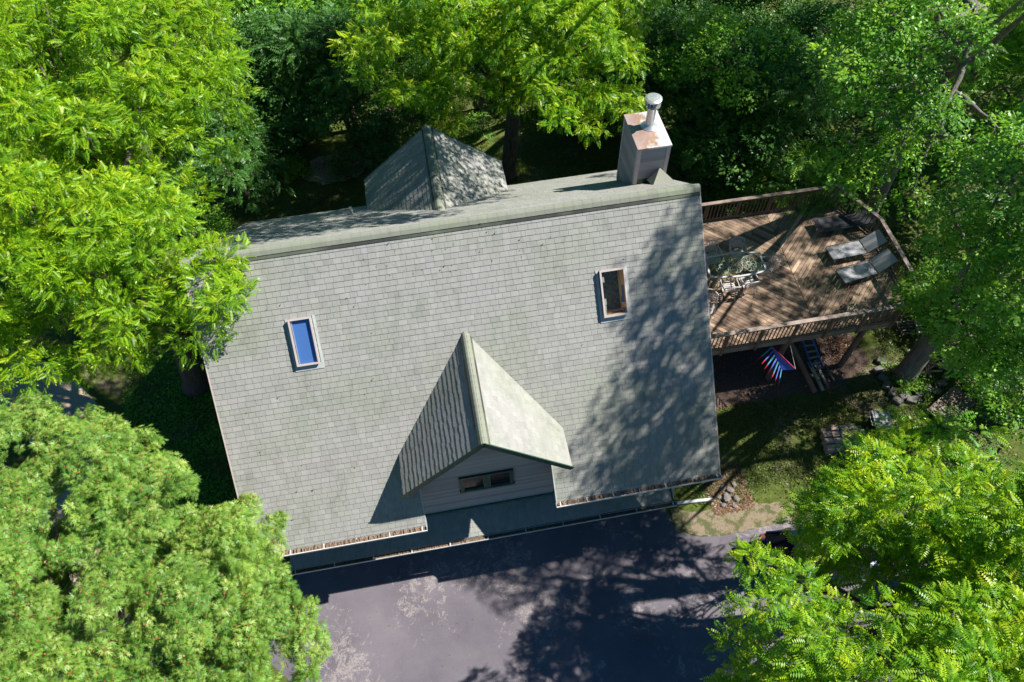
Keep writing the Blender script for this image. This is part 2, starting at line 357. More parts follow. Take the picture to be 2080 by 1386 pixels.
def lap_wall(name, parent, o, u, poly, nrm, mat='siding', expo=.125, seed=3):
    mb = MB(); courses(mb, o, u, (0, 0, -1), nrm, [(p[0], -p[1]) for p in poly], expo, .016, None, 0, .2, 0, seed)
    pts = [V(o) + V(u) * p[0] + V((0, 0, p[1])) - V(nrm) * .006 for p in poly]; bk = [p - V(nrm) * .10 for p in pts]; k = len(pts)
    mb.solid(pts + bk, [tuple(range(k)), tuple(range(2 * k - 1, k - 1, -1))] + [(i, (i + 1) % k, k + (i + 1) % k, k + i) for i in range(k)], .5)
    return mb.build(name, M[mat], parent)
# ------------------------------------------------------------------ the house
ca, sa = math.cos(R(47.51)), math.sin(R(47.51)); cb, sb = math.cos(R(38.66)), math.sin(R(38.66))
RZ = 10.4; X0, X1 = -12.84, 0.0
house = empty("house", (0, 0, 0), label="grey shingled house with two gabled dormers and green trim, in the middle", cat="house")
FS, BS = (0, -ca, -sa), (0, cb, -sb)
roof_f = roof_plane("front_roof", house, (0, 0, RZ), (1, 0, 0), FS, [[(X0, 0), (-8.24, 0), (-8.24, 7.9), (X0, 7.9)], [(-8.24, 0), (-4.62, 0), (-4.62, 6.33), (-8.24, 6.33)], [(-4.62, 0), (X1, 0), (X1, 7.9), (-4.62, 7.9)]], 11)
roof_b = roof_plane("back_roof", house, (0, 0, RZ), (1, 0, 0), BS, [[(X0, 0), (X1, 0), (X1, 6.92), (X0, 6.92)]], 12)
ridge_cap("ridge_cap", roof_f, (X0 - .02, 0, RZ - .01), (X1 + .02, 0, RZ - .01), FS, BS, .19, .24, .075, True)
# front dormer
h1 = math.hypot(2.2, 2.22); c1, s1 = 2.2 / h1, 2.22 / h1; DX, DZ = -6.41, 8.36
dl, dr = (-c1, 0, -s1), (c1, 0, -s1)
dp = [(-5.06, 0), (-1.87, 0), (-3.93, h1), (-5.06, h1)]
droof = roof_plane("dormer_roof", house, (DX, 0, DZ), (0, 1, 0), dl, [dp], 21, .17, .0125, .03, .10, (.07, .22), 0., .002, (.88, 1.12))
o = roof_plane("roof_slope", droof, (DX, 0, DZ), (0, 1, 0), dr, [dp], 22, .15, .005, .0, .10, (.10, .20), 1., .001, (.9, 1.1), .2)
ridge_cap("ridge_cap", droof, (DX, -5.08, DZ - .01), (DX, -1.80, DZ - .01), dl, dr, .17, .17, .05, True)
fb = MB()
for s_, d in ((-1, dl), (1, dr)):
    a_ = V((DX, -5.075, DZ)) + V((0, 0, -.075)); b_ = a_ + V(d) * (h1 + .01)
    fb.bar(a_, b_, .03, .15, up=(0, 0, 1)); fb.bar(a_ + V((0, .38, -.08)), b_ + V((0, .38, -.08)), .7, .012, up=(-d[2] * 0, 0, 1))
fb.build("fascia", M['dkgreen'], droof)
# cheeks of the dormer, wall, base trim and window
wp = [(-8.36, 2.69), (-4.48, 2.69), (-4.48, 6.20), (-6.41, 8.14), (-8.36, 6.20)]
lap_wall("dormer_wall", house, (0, -4.3, 0), (1, 0, 0), wp, (0, -1, 0))
for x_ in (-8.36, -4.48):
    lap_wall("dormer_cheek", house, (x_, 0, 0), (0, 1, 0), [(-4.24, 4.6), (-3.2, 5.9), (-3.2, 6.15), (-4.24, 6.15)], (-1 if x_ < -6 else 1, 0, 0))
t_ = MB(); t_.box((-6.42, -4.335, 2.71), (3.9, .05, .11)); t_.build("base_trim", M['green'], house)
def window(parent, x0, x1, z0, z1, y, mulls):
    f_ = MB(); w_ = .075
    f_.box(((x0 + x1) / 2, y, z0 + w_ / 2), (x1 - x0 + .06, .09, w_)); f_.box(((x0 + x1) / 2, y, z1 - w_ / 2), (x1 - x0, .08, w_))
    for xx in (x0 + w_ / 2, x1 - w_ / 2): f_.box((xx, y, (z0 + z1) / 2), (w_, .08, z1 - z0 - 2 * w_))
    for xx in mulls: f_.box((xx, y, (z0 + z1) / 2), (.14, .075, z1 - z0 - 2 * w_))
    fr = f_.build("window", M['dkgreen'], parent)
    edges = [x0 + w_] + [m_ + d_ for m_ in mulls for d_ in (-.07, .07)] + [x1 - w_]
    for k in range(0, len(edges), 2):
        p_ = MB(); p_.box(((edges[k] + edges[k + 1]) / 2, y + .02, (z0 + z1) / 2), (edges[k + 1] - edges[k] - .004, .012, z1 - z0 - 2 * w_ - .004)); p_.build("pane", M['glassdark'], fr)
        b_ = MB()
        q_ = .03; ex0, ex1 = edges[k] + q_ / 2 + .004, edges[k + 1] - q_ / 2 - .004
        for xx in (ex0, ex1): b_.box((xx, y - .005, (z0 + z1) / 2), (q_, .05, z1 - z0 - 2 * w_ - .01))
        for zz in (z0 + w_ + q_, z1 - w_ - q_): b_.box(((ex0 + ex1) / 2, y - .003, zz), (ex1 - ex0 - q_, .045, q_))
        b_.build("sash", M['green'], fr)
    return fr
window(house, -7.18, -5.66, 4.02, 5.00, -4.34, [-6.42])
# rear dormer
h2 = math.hypot(2.27, 1.84); c2, s2 = 2.27 / h2, 1.84 / h2; EX, EZ = -6.51, 8.74
el, er = (-c2, 0, -s2), (c2, 0, -s2); ep = [(1.95, 0), (5.74, 0), (5.74, h2), (4.35, h2)]
rroof = roof_plane("dormer_roof", house, (EX, 0, EZ), (0, 1, 0), el, [ep], 31, .17, .013, .03, .10, (.07, .22), 0., .002, (.88, 1.12))
roof_plane("roof_slope", rroof, (EX, 0, EZ), (0, 1, 0), er, [ep], 32, .15, .005, .0, .10, (.10, .20), 1., .001, (.9, 1.1), .2)
ridge_cap("ridge_cap", rroof, (EX, 1.9, EZ - .01), (EX, 5.76, EZ - .01), el, er, .17, .17, .05, True)
fb = MB()
for d in (el, er):
    a_ = V((EX, 5.755, EZ - .075)); fb.bar(a_, a_ + V(d) * h2, .03, .15)
fb.build("fascia", M['dkgreen'], rroof)
lap_wall("dormer_wall", house, (0, 5.35, 0), (1, 0, 0), [(-8.4, 5.9), (-8.4, 7.0), (-6.51, 8.5), (-4.62, 7.0), (-4.62, 5.9)][::-1], (0, 1, 0))
for x_ in (-8.4, -4.62): lap_wall("dormer_cheek", house, (x_, 0, 0), (0, 1, 0), [(4.4, 6.4), (5.3, 5.9), (5.3, 6.95), (4.4, 6.95)], (-1 if x_ < -6 else 1, 0, 0))
# pent roof, walls
pv = V((0, -.80, -.30)).normalized()
roof_plane("pent_roof", house, (0, -4.3, 2.67), (1, 0, 0), tuple(pv), [[(-12.45, 0), (-.92, 0), (-.92, .87), (-12.45, .87)]], 41, .147, .012, 0, .10)
t_ = MB(); t_.box((-.905, -4.70, 2.47), (.03, .86, .16), Matrix.Rotation(math.atan2(.30, .8), 3, 'X')); t_.build("rake_board", M['dkgreen'], house)
gable = [(-4.2, 0), (4.9, 0), (4.9, 6.30), (0, 10.15), (-4.2, 5.6)]
lap_wall("side_wall", house, (-.35, 0, 0), (0, 1, 0), gable, (1, 0, 0)); lap_wall("side_wall", house, (-12.5, 0, 0), (0, 1, 0), gable, (-1, 0, 0))
lap_wall("front_wall", house, (0, -4.25, 0), (1, 0, 0), [(-12.5, 0), (-.35, 0), (-.35, 2.6), (-12.5, 2.6)], (0, -1, 0))
lap_wall("front_wall", house, (0, -4.2, 0), (1, 0, 0), [(-12.5, 2.6), (-8.36, 2.6), (-8.36, 5.6), (-12.5, 5.6)], (0, -1, 0))
lap_wall("front_wall", house, (0, -4.2, 0), (1, 0, 0), [(-4.48, 2.6), (-.35, 2.6), (-.35, 5.6), (-4.48, 5.6)], (0, -1, 0))
lap_wall("back_wall", house, (0, 4.9, 0), (1, 0, 0), [(-12.5, 0), (-.35, 0), (-.35, 6.2), (-12.5, 6.2)], (0, 1, 0))
for xa in (-11.8, -8.7, -5.6):
    gd = MB()
    gd.box((xa + 1.3, -4.28, 1.1), (2.6, .05, 2.3))
    for r_ in range(4):
        for c_ in range(4): gd.box((xa + .36 + c_ * .625, -4.31, .32 + r_ * .56), (.5, .03, .42))
    gd.build("garage_door", M['white'], house)
# rakes, cut-out returns
fb = MB()
for x_ in (X0 - .015, X1 + .015, -8.225, -4.635):
    v0 = 6.0 if -9 < x_ < -4 else 0.
    fb = MB()
    a_ = V((x_, 0, RZ - .1)) + V(FS) * v0; b_ = V((x_, 0, RZ - .1)) + V(FS) * 7.9
    fb.bar(a_, b_, .03, .16); fb.build("rake_board", M['clad' if v0 == 0 else 'gutter'], house)
for x_ in (X0 - .015, X1 + .015):
    fb = MB(); fb.bar((x_, 0, RZ - .1), V((x_, 0, RZ - .1)) + V(BS) * 6.92, .03, .16); fb.build("rake_board", M['clad'], house)
# gutters
def gutter(x0, x1, y, z, hanger, mat='gutter', fill=.75, outer=None):
    gm = MB(); wd, ht = .125, .10
    gm.box(((x0 + x1) / 2, y - wd, z - ht / 2), (x1 - x0, .006, ht)); gm.box(((x0 + x1) / 2, y - .003, z - ht / 2), (x1 - x0, .006, ht))
    gm.box(((x0 + x1) / 2, y - wd / 2 - .001, z - ht), (x1 - x0 - .002, wd - .014, .006)); gm.box(((x0 + x1) / 2, y - wd - .006, z + .002), (x1 - x0, .022, .008))
    for xx in (x0, x1): gm.box((xx, y - wd / 2, z - ht / 2 + .001), (.006, wd + .01, ht + .004))
    go = gm.build("gutter", M[mat], house)
    n_ = int((x1 - x0) / hanger)
    for k in range(n_ + 1):
        b_ = MB(); b_.box((x0 + .12 + k * (x1 - x0 - .24) / n_, y - wd / 2, z + .009), (.028, wd + .02, .006)); b_.build("gutter_bracket", M['white'], go)
    if fill:
        d_ = MB(); m_ = int((x1 - x0) / .035); pr = None
        for k in range(m_):
            xa = x0 + .02 + k * (x1 - x0 - .04) / m_; hz = z - ht + .02 + (ht - .005) * fill * random.uniform(.6, 1.25)
            cur = [(xa, y - .008, hz + random.uniform(-.012, .02)), (xa, y - wd / 2, hz + random.uniform(-.015, .025)), (xa, y - wd + .006, hz + random.uniform(-.012, .01))]
            if pr:
                d_.face([pr[0], pr[1], cur[1], cur[0]]); d_.face([pr[1], pr[2], cur[2], cur[1]])
            pr = cur
        # loose leaves and twigs lying in it
        for k in range(int((x1 - x0) * (outer or 60))):
            xa = random.uniform(x0, x1); ya = y + .03 - random.random() * wd * 1.05; r1 = random.uniform(.005, .015); an = random.random() * 6.28
            za = z + random.uniform(-.03, .012) + max(0, (ya - y)) * 1.1
            p_ = [V((xa + math.cos(an + q) * r1 * (1 if i % 2 else .45), ya + math.sin(an + q) * r1 * (1 if i % 2 else .45), za + random.uniform(-.006, .006))) for i, q in enumerate((0, 1.57, 3.14, 4.71))]
            d_.face(p_)
        tag(d_.build("leaf_litter", M['debris'], go), kind='stuff')
    return go
ey, ez = -7.9 * ca, RZ - 7.9 * sa
gutter(X0 - .02, -8.22, ey - .012, ez - .015, .9, 'white', .95); gutter(-4.66, X1 + .03, ey - .012, ez - .015, .75, 'white', .85)
gy, gz = -4.3 + pv.y * .87, 2.67 + pv.z * .87
gutter(-12.45, -.80, gy - .012, gz - .02, 1.15, 'gutter', .22, 12)
fb = MB(); fb.box((-6.6, gy + .03, gz - .10), (11.8, .03, .15)); fb.build("fascia", M['dkgreen'], house)
for xx in (X0 + 2.3, -2.3):
    fb = MB(); fb.box((xx, ey + .03, ez - .10), (4.5, .03, .15)); fb.build("fascia", M['dkgreen'], house)
ds = MB(); ds.tube([(-.90, gy - .05, gz - .1), (-.80, gy + .2, gz - .35), (-.66, -4.50, gz - .6), (-.66, -4.50, .25), (-.60, -4.46, .10)], .042, 8); ds.build("downspout", M['gutter'], house)
# skylights
def skylight(x0, x1, v0, v1, blue):
    u_ = V((1, 0, 0)); v_ = V(FS); n_ = V((0, -sa, ca)); O = V((0, 0, RZ)); Q = lambda x, v, h: O + u_ * x + v_ * v + n_ * h
    rot = Matrix((u_, -v_, n_)).transposed(); f_ = MB(); h = .11; w_ = .045; xm, vm = (x0 + x1) / 2, (v0 + v1) / 2
    f_.box(Q(xm, v0 + w_ / 2, h), (x1 - x0, w_, .05), rot); f_.box(Q(xm, v1 - w_ / 2, h), (x1 - x0, w_, .05), rot)
    for xx in (x0 + w_ / 2, x1 - w_ / 2): f_.box(Q(xx, vm, h), (w_, v1 - v0 - 2 * w_, .05), rot)
    s_ = f_.build("skylight", M['clad'], house)
    c_ = MB()                                                     # curb under the frame
    c_.box(Q(xm, v0 + .025, .04), (x1 - x0 - .03, .03, .10), rot); c_.box(Q(xm, v1 - .025, .04), (x1 - x0 - .03, .03, .10), rot)
    for xx in (x0 + .025, x1 - .025): c_.box(Q(xx, vm, .04), (.03, v1 - v0 - .08, .10), rot)
    c_.build("curb", M['gutter'], s_)
    fl = MB(); fl.box(Q(xm, v1 + .07, .022), (x1 - x0 + .16, .16, .006), rot)
    for xx in (x0 - .05, x1 + .05): fl.box(Q(xx, vm, .020), (.07, v1 - v0 + .02, .006), rot)
    fl.build("flashing", M['gutter'], s_)
    g_ = MB(); g_.face([Q(x0 + w_, v0 + w_, h + .012), Q(x0 + w_, v1 - w_, h + .012), Q(x1 - w_, v1 - w_, h + .012), Q(x1 - w_, v0 + w_, h + .012)]); g_.build("pane", M['glass'], s_)
    wl = MB(); a0, a1, b0, b1 = x0 + .045, x1 - .045, v0 + .045, v1 - .045
    if blue:
        wl.box(Q(xm, vm, h - .075), (a1 - a0, b1 - b0, .01), rot); wl.build("sky_reflection", M['sky_reflection'], s_)  # blue panel paints the sky's reflection in this pane
        e_ = MB()
        for xx in (a0 + .02, a1 - .02): e_.box(Q(xx, vm, h - .06), (.02, b1 - b0, .06), rot)
        e_.build("panel_rail", M['alu'], s_)
    else:
        top = [Q(a0, b0, .095), Q(a1, b0, .095), Q(a1, b1, .095), Q(a0, b1, .095)]; dz = V((0, 0, -.75)); dn = n_ * -.62
        bot = [p + dn for p in top]
        for i in range(4): wl.face([top[i], top[(i + 1) % 4], bot[(i + 1) % 4], bot[i]], random.random())
        wl.build("light_well", M['inwood'], s_)
        fl2 = MB(); fl2.face([p + n_ * .002 for p in bot]); fl2.build("reflection_floor", M['tree_reflection'], s_)  # mottled green here paints the trees mirrored in the glass
m_, n__, p__ = new_mat("sky_reflection_blue"); p__.inputs["Base Color"].default_value = (.07, .17, .45, 1); p__.inputs["Roughness"].default_value = .6; M['sky_reflection'] = m_; M['tree_reflection'] = plain("tree_reflection_green", (.10, .13, .075), .8, 0, .7, 14)
# cut the slope open where the clear skylight's well goes down: the shingles stop at the curb
def cut_hole(ob, x0, x1, v0, v1):
    me = ob.data; import bmesh; bm = bmesh.new(); bm.from_mesh(me)
    dele = []
    for f in bm.faces:
        c = f.calc_center_median(); vv = math.hypot(c.y, c.z - RZ)
        if x0 < c.x < x1 and v0 < vv < v1 and f.calc_area() < .2: dele.append(f)
    bmesh.ops.delete(bm, geom=dele, context='FACES')
    # open the boarding too
    for co, no in (((x0, 0, 0), (1, 0, 0)), ((x1, 0, 0), (1, 0, 0)), ((0, -v0 * ca, RZ - v0 * sa), FS), ((0, -v1 * ca, RZ - v1 * sa), FS)):
        big = [f for f in bm.faces if f.calc_area() > .5]
        gm = set(big)
        for f in big: gm.update(f.edges); gm.update(f.verts)
        bmesh.ops.bisect_plane(bm, geom=list(gm), plane_co=co, plane_no=no)
    dele = [f for f in bm.faces if f.calc_area() > .2 and x0 < f.calc_center_median().x < x1 and v0 < (-(f.calc_center_median().y) * ca - (f.calc_center_median().z - RZ) * sa) < v1]
    bmesh.ops.delete(bm, geom=dele, context='FACES'); bm.to_mesh(me); bm.free()
cut_hole(roof_f, -2.76, -2.18, 1.80, 2.90)
skylight(-2.80, -2.14, 1.74, 2.97, False); skylight(-10.66, -10.09, 1.77, 2.98, True)
# chimney: chase, corner boards, cap, flue
ch = empty("chimney", (0, 0, 0)); ch.parent = house
cx0, cx1, cy0, cy1, cz = -1.10, -.24, 1.65, 3.02, 10.36
for o_, u_, pl, n_ in (((0, cy0, 0), (1, 0, 0), [(cx0, 8.8), (cx1, 8.8), (cx1, cz), (cx0, cz)], (0, -1, 0)), ((0, cy1, 0), (1, 0, 0), [(cx0, 7.8), (cx1, 7.8), (cx1, cz), (cx0, cz)], (0, 1, 0)),
                       ((cx0, 0, 0), (0, 1, 0), [(cy0, 9.0), (cy1, 7.7), (cy1, cz), (cy0, cz)], (-1, 0, 0)), ((cx1, 0, 0), (0, 1, 0), [(cy0, 9.0), (cy1, 7.7), (cy1, cz), (cy0, cz)], (1, 0, 0))):
    lap_wall("chase_wall", ch, o_, u_, pl, n_, 'siding', .15)
for xx in (cx0, cx1):
    for yy in (cy0, cy1):
        cbd = MB(); sx = -1 if xx == cx0 else 1; sy = -1 if yy == cy0 else 1
        cbd.box((xx - sx * .03, yy + sy * .018, 9.2), (.10, .02, 2.3)); cbd.box((xx + sx * .018, yy - sy * .03, 9.2), (.02, .10, 2.3)); cbd.build("corner_board", M['trim'], ch)
fm = MB(); fm.box(((cx0 + cx1) / 2, cy0 - .016, 9.16), (cx1 - cx0 - .15, .008, .26)); fm.box((-.42, cy0 - .022, 9.2), (.36, .012, .34)); fm.build("step_flashing", M['dkgreen'], ch)
ck = MB(); ck.solid([(-.75, 1.62, 9.25), (-.40, 1.15, 9.55), (-.12, 1.62, 9.12), (-.42, 1.64, 9.62), (-.75, 1.1, 9.5), (-.1, 1.1, 9.5)], [(0, 4, 3), (4, 5, 3), (5, 2, 3), (0, 3, 2), (0, 2, 5, 4)], .7); ck.build("cricket", M['cap'], ch)
cp = MB(); xm, ym = (cx0 + cx1) / 2, (cy0 + cy1) / 2; A_, B_ = cx1 - cx0 + .08, cy1 - cy0 + .08
cp.box((0, 0, -.02), (A_, B_, .05)); n0 = len(cp.v)
cp.solid([(-A_ / 2, -B_ / 2, .006), (A_ / 2, -B_ / 2, .006), (A_ / 2, B_ / 2, .006), (-A_ / 2, B_ / 2, .006), (-.02, -.02, .035), (.04, -.02, .035), (.04, .04, .035), (-.02, .04, .035)], [(0, 1, 5, 4), (1, 2, 6, 5), (2, 3, 7, 6), (3, 0, 4, 7), (4, 5, 6, 7)])
co_ = cp.build("chimney_cap", M['capmetal'], ch); co_.location = (xm, ym, cz + .03)
fx, fy = -.60, 2.44
fp = MB(); fp.lathe([(.235, .07), (.13, .16), (.118, .18), (.118, .74), (.125, .75)], (fx, fy, cz), 28); fp.build("flue_pipe", M['steel'], ch, True)
fc = MB(); fc.lathe([(.135, .72), (.205, .73), (.205, .745), (.12, .745)], (fx, fy, cz), 28)
fc.lathe([(.205, .90), (.225, .91), (.225, .955), (.17, .985), (.05, .995), (.001, .996)], (fx, fy, cz), 28)
for k in range(14):
    a = 2 * math.pi * k / 14; fc.tube([(fx + .2 * math.cos(a), fy + .2 * math.sin(a), cz + .74), (fx + .2 * math.cos(a), fy + .2 * math.sin(a), cz + .91)], .006, 5)
for hh in (.79, .855):
    fc.tube([(fx + .203 * math.cos(2 * math.pi * k / 20), fy + .203 * math.sin(2 * math.pi * k / 20), cz + hh) for k in range(21)], .006, 5, False)
fc.build("flue_cap", M['steel'], ch)
fi = MB(); fi.lathe([(.12, .74), (.12, .90)], (fx, fy, cz), 20); fi.build("flue_liner", M['black'], ch)
vp = MB(); px_, py_ = -9.18, 3.82; pz_ = RZ - .8 * py_
vp.lathe([(.10, -.05), (.05, .05), (.038, .07), (.038, .32), (.03, .325)], (px_, py_, pz_), 14); vp.build("vent_pipe", M['white'], house)
# ------------------------------------------------------------------ downspout extension, stones
t_ = MB(); t_.tube([(-.62, -4.42, .10), (-.4, -4.40, .075), (.3, -4.44, .07), (1.05, -4.50, .065)], .058, 12)
tag(t_.build("drain_pipe", M['white']), "white drain pipe lying on the ground off the house corner", "pipe")
# ------------------------------------------------------------------ the deck
DZF, DZC = 2.85, 3.80
deck = empty("deck", (0, 0, 0), label="raised wooden deck with railings on tall posts, on the side of the house", cat="deck")
outer = [(-.3, -.41), (8.28, -.41), (9.21, .38), (9.32, 3.4), (8.5, 5.3), (-.3, 5.35)]
SE = (5.62, 5.92)                                                 # seam between the two board directions
def boards(name, poly, ang, seed):
    u = (math.cos(ang), math.sin(ang), 0); v = (-math.sin(ang), math.cos(ang), 0); rn = random.Random(seed); mb = MB()
    q = [(p[0] * u[0] + p[1] * u[1], p[0] * v[0] + p[1] * v[1]) for p in poly]; q = ccw(q)
    a0 = min(p[0] for p in q); a1 = max(p[0] for p in q); b = min(p[1] for p in q); b1 = max(p[1] for p in q)
    while b < b1:
        x = a0 - rn.random() * 3
        while x < a1:
            L = rn.uniform(2.4, 4.8); pc = clip([(x, b), (x + L - .004, b), (x + L - .004, b + .128), (x, b + .128)], q); x += L
            if len(pc) < 3: continue
            dz = rn.uniform(-.003, .002); top = [(p[0] * u[0] + p[1] * v[0], p[0] * u[1] + p[1] * v[1], DZF + dz) for p in pc]
            bot = [(p[0], p[1], DZF - .035) for p in top]; k = len(top)
            mb.solid(top + bot, [tuple(range(k)), tuple(range(2 * k - 1, k - 1, -1))] + [(i, k + i, k + (i + 1) % k, (i + 1) % k) for i in range(k)], min(1, max(0, rn.gauss(.45, .33))))
        b += .142
    return mb.build(name, M['deck'], deck)
boards("deck_boards", [(-.3, -.38), (SE[0], -.38), (SE[1], 5.32), (-.3, 5.32)], R(-45), 5)
boards("deck_boards", [(SE[0] + .02, -.38), (8.26, -.38), (9.18, .40), (9.29, 3.4), (8.48, 5.28), (SE[1] + .02, 5.32)], R(45), 6)
rm = MB()
for i in range(5):
    a, b = outer[i], outer[i + 1]; rm.bar((a[0], a[1], DZF - .13), (b[0], b[1], DZF - .13), .04, .25)
rm.build("rim_joist", M['rail'], deck)
jm = MB()
for k in range(22): x = -.1 + k * .42; jm.bar((x, -.3, DZF - .15), (x, 5.2 if x < 8.4 else 3.5, DZF - .15), .04, .2)
for yy in (.1, 2.6, 4.9): jm.bar((0, yy, DZF - .34), (8.9 if yy < 4 else 8.4, yy, DZF - .34), .09, .18)
jm.build("joists", M['post'], deck)
for p in ((7.5, -.28), (4.66, -.28), (1.6, -.28), (7.6, 4.9), (4.6, 4.9), (1.6, 4.9), (9.0, 2.6)):
    pm = MB(); pm.tube([(p[0], p[1], 0), (p[0], p[1], 1.3), (p[0], p[1], DZF - .24)], [.115, .105, .10], 10); pm.build("support_post", M['post'], deck)
cm = [(-.28, -.41), (8.28, -.41), (9.21, .38), (9.32, 3.4), (8.5, 5.3), (-.28, 5.35)]
for i in range(5):
    a, b = V((*cm[i], 0)), V((*cm[i + 1], 0)); d = (b - a).normalized(); L = (b - a).length
    c_ = MB(); n_ = max(1, round(L / 3.2))
    for k in range(n_):
        s, e = a + d * (L * k / n_ + (.002 if k else -.04)), a + d * (L * (k + 1) / n_ - (.002 if k < n_ - 1 else -.04))
        c_.bar((s.x, s.y, DZC + random.uniform(0, .004)), (e.x, e.y, DZC + random.uniform(0, .004)), .145, .035, t=random.random())
    c_.build("cap_rail", M['rail'], deck)
    npost = max(1, round(L / 1.22)); st = L / npost; side = V((d.y, -d.x, 0))
    for k in range(npost + (1 if i in (0, 4) else 0)):
        if i == 0 and k == 0 or (i == 4 and k == npost): continue
        q = a + d * st * k + side * .035; pm = MB(); pm.box((q.x, q.y, (DZC - .02 + DZF - .28) / 2), (.088, .088, DZC - .02 - DZF + .28), Matrix.Rotation(math.atan2(d.y, d.x), 3, 'Z')); pm.build("rail_post", M['post'], deck)
    for k in range(npost):
        bm_ = MB(); s0, s1_ = st * k + .06, st * (k + 1) - .06; s, e = a + d * s0, a + d * s1_
        for zz in (DZC - .08, DZF + .09): bm_.bar((s.x, s.y, zz), (e.x, e.y, zz), .038, .085)
        nb = int((s1_ - s0) / .135)
        for j in range(nb):
            q = a + d * (s0 + (j + .5) * (s1_ - s0) / nb) - side * .036; bm_.box((q.x, q.y, (DZC - .06 + DZF + .06) / 2), (.028, .028, DZC - DZF - .12), Matrix.Rotation(math.atan2(d.y, d.x), 3, 'Z'), random.random())
        bm_.build("balustrade", M['post'], deck)
# ------------------------------------------------------------------ dining set
tb = empty("patio_table", (3.52, 2.52, DZF), R(-3), "glass topped patio table with an ornate cast metal frame, on the deck", "table")
def tpoly(sc_=1.): return [(-1.0 * sc_, -.42 * sc_), (-.5 * sc_, -.50 * sc_), (0, -.53 * sc_), (.5 * sc_, -.50 * sc_), (1.0 * sc_, -.42 * sc_), (1.0 * sc_, .42 * sc_), (.5 * sc_, .5 * sc_), (0, .53 * sc_), (-.5 * sc_, .5 * sc_), (-1.0 * sc_, .42 * sc_)]
pm = MB(); pp = tpoly()
for i in range(10): pm.bar((*pp[i], .715), (*pp[(i + 1) % 10], .715), .065, .03)
pm.build("table_rim", M['castmetal'], tb)
pm = MB(); pm.face([(x * .985, y * .97, .724) for x, y in pp]); pm.build("glass_top", M['tableglass'], tb)
pm = MB()
for cx in (-.5, 0, .5):
    for k in range(10):
        a = math.pi * 2 * k / 10; pm.tube([(cx + .05 * math.cos(a), .05 * math.sin(a), .70), (cx + .17 * math.cos(a + .5), .24 * math.sin(a + .5), .70), (cx + .25 * math.cos(a), .38 * math.sin(a), .70)], .012, 5)
    pm.tube([(cx + .09 * math.cos(t * .628), .09 * math.sin(t * .628), .70) for t in range(11)], .013, 5, False)
    pm.tube([(cx + .25 * math.cos(t * .628), .36 * math.sin(t * .628), .70) for t in range(11)], .013, 5, False)
pm.build("lattice", M['castmetal'], tb)
for sx in (-1, 1):
    for sy in (-1, 1):
        pm = MB(); pm.tube([(sx * .72, sy * .32, .70), (sx * .6, sy * .24, .45), (sx * .66, sy * .28, .2), (sx * .78, sy * .36, .0)], .02, 8); pm.build("leg", M['castmetal'], tb)
def make_chair():
    r_ = empty("garden_chair", (0, 0, 0))
    s_ = MB()
    for k in range(6): s_.bar((-.22, -.18 + k * .08, .43), (.22, -.18 + k * .08, .43), .05, .014)
    for sx in (-1, 1): s_.bar((sx * .225, -.22, .425), (sx * .225, .25, .425), .03, .025)
    s_.bar((-.24, .25, .425), (.24, .25, .425), .03, .025); s_.build("seat", M['castmetal'], r_)
    b_ = MB(); arch = []
    P = lambda x, z: (x, -.22 - (z - .43) * .28 - .04 * (1 - (x / .27) ** 2), z)
    pts = [(-.24, .45), (-.27, .82)] + [(-.27 + .54 * t / 8, .82 + .11 * math.sin(math.pi * t / 8)) for t in range(1, 8)] + [(.27, .82), (.24, .45)]
    b_.tube([P(*q) for q in pts], .02, 6)
    b_.tube([P(-.24, .55), P(0, .53), P(.24, .55)], .015, 6)
    for k in range(9):
        a = math.pi * (k + 1) / 10; b_.tube([P(0, .55), P(.13 * math.cos(a) * 1.1, .55 + .17 * math.sin(a)), P(.245 * math.cos(a), .56 + .34 * math.sin(a) * .98)], .0115, 5)
    for rr in (.10, .19):
        b_.tube([P(rr * 1.1 * math.cos(math.pi * t / 8), .55 + rr * 1.15 * math.sin(math.pi * t / 8)) for t in range(9)], .0115, 5)
    for k in range(-3, 4): b_.tube([P(k * .06, .60), P(k * .06 + .03, .72), P(k * .06, .84)], .010, 5)
    b_.build("backrest", M['castmetal'], r_)
    for sx in (-1, 1):
        a_ = MB(); a_.tube([(sx * .27, -.30, .68), (sx * .29, -.05, .66), (sx * .29, .20, .64), (sx * .27, .27, .60), (sx * .235, .24, .44)], .02, 6); a_.build("armrest", M['castmetal'], r_)
        for sy, e in ((.22, .27), (-.2, -.30)):
            l_ = MB(); l_.tube([(sx * .225, sy, .43), (sx * .22, sy * 1.02, .22), (sx * .25, e, 0)], .02, 6); l_.build("leg", M['castmetal'], r_)
    return r_
chairs = [(2.98, 3.20, 183, "ornate metal garden chair behind the table, nearer the house"),
          (3.92, 3.18, 178, "ornate metal garden chair behind the table, farther from the house"),
          (3.08, 1.80, -5, "ornate metal garden chair in front of the table, nearer the house"),
          (3.82, 1.88, 4, "ornate metal garden chair in front of the table, farther from the house"),
          (4.62, 2.42, 84, "ornate metal garden chair at the table end that faces the loungers"),
          (2.22, 2.45, -88, "ornate metal garden chair at the table end hidden by the roof edge"),
          (2.05, 1.12, 150, "ornate metal garden chair standing alone beside the roof edge, away from the table")]
c0 = make_chair()
for i, (x, y, a, lb) in enumerate(chairs):
    c = c0 if i == 0 else copy_tree(c0); c.location = (x, y, DZF); c.rotation_euler = (0, 0, R(a)); tag(c, lb, "chair", "garden chairs around the glass table")
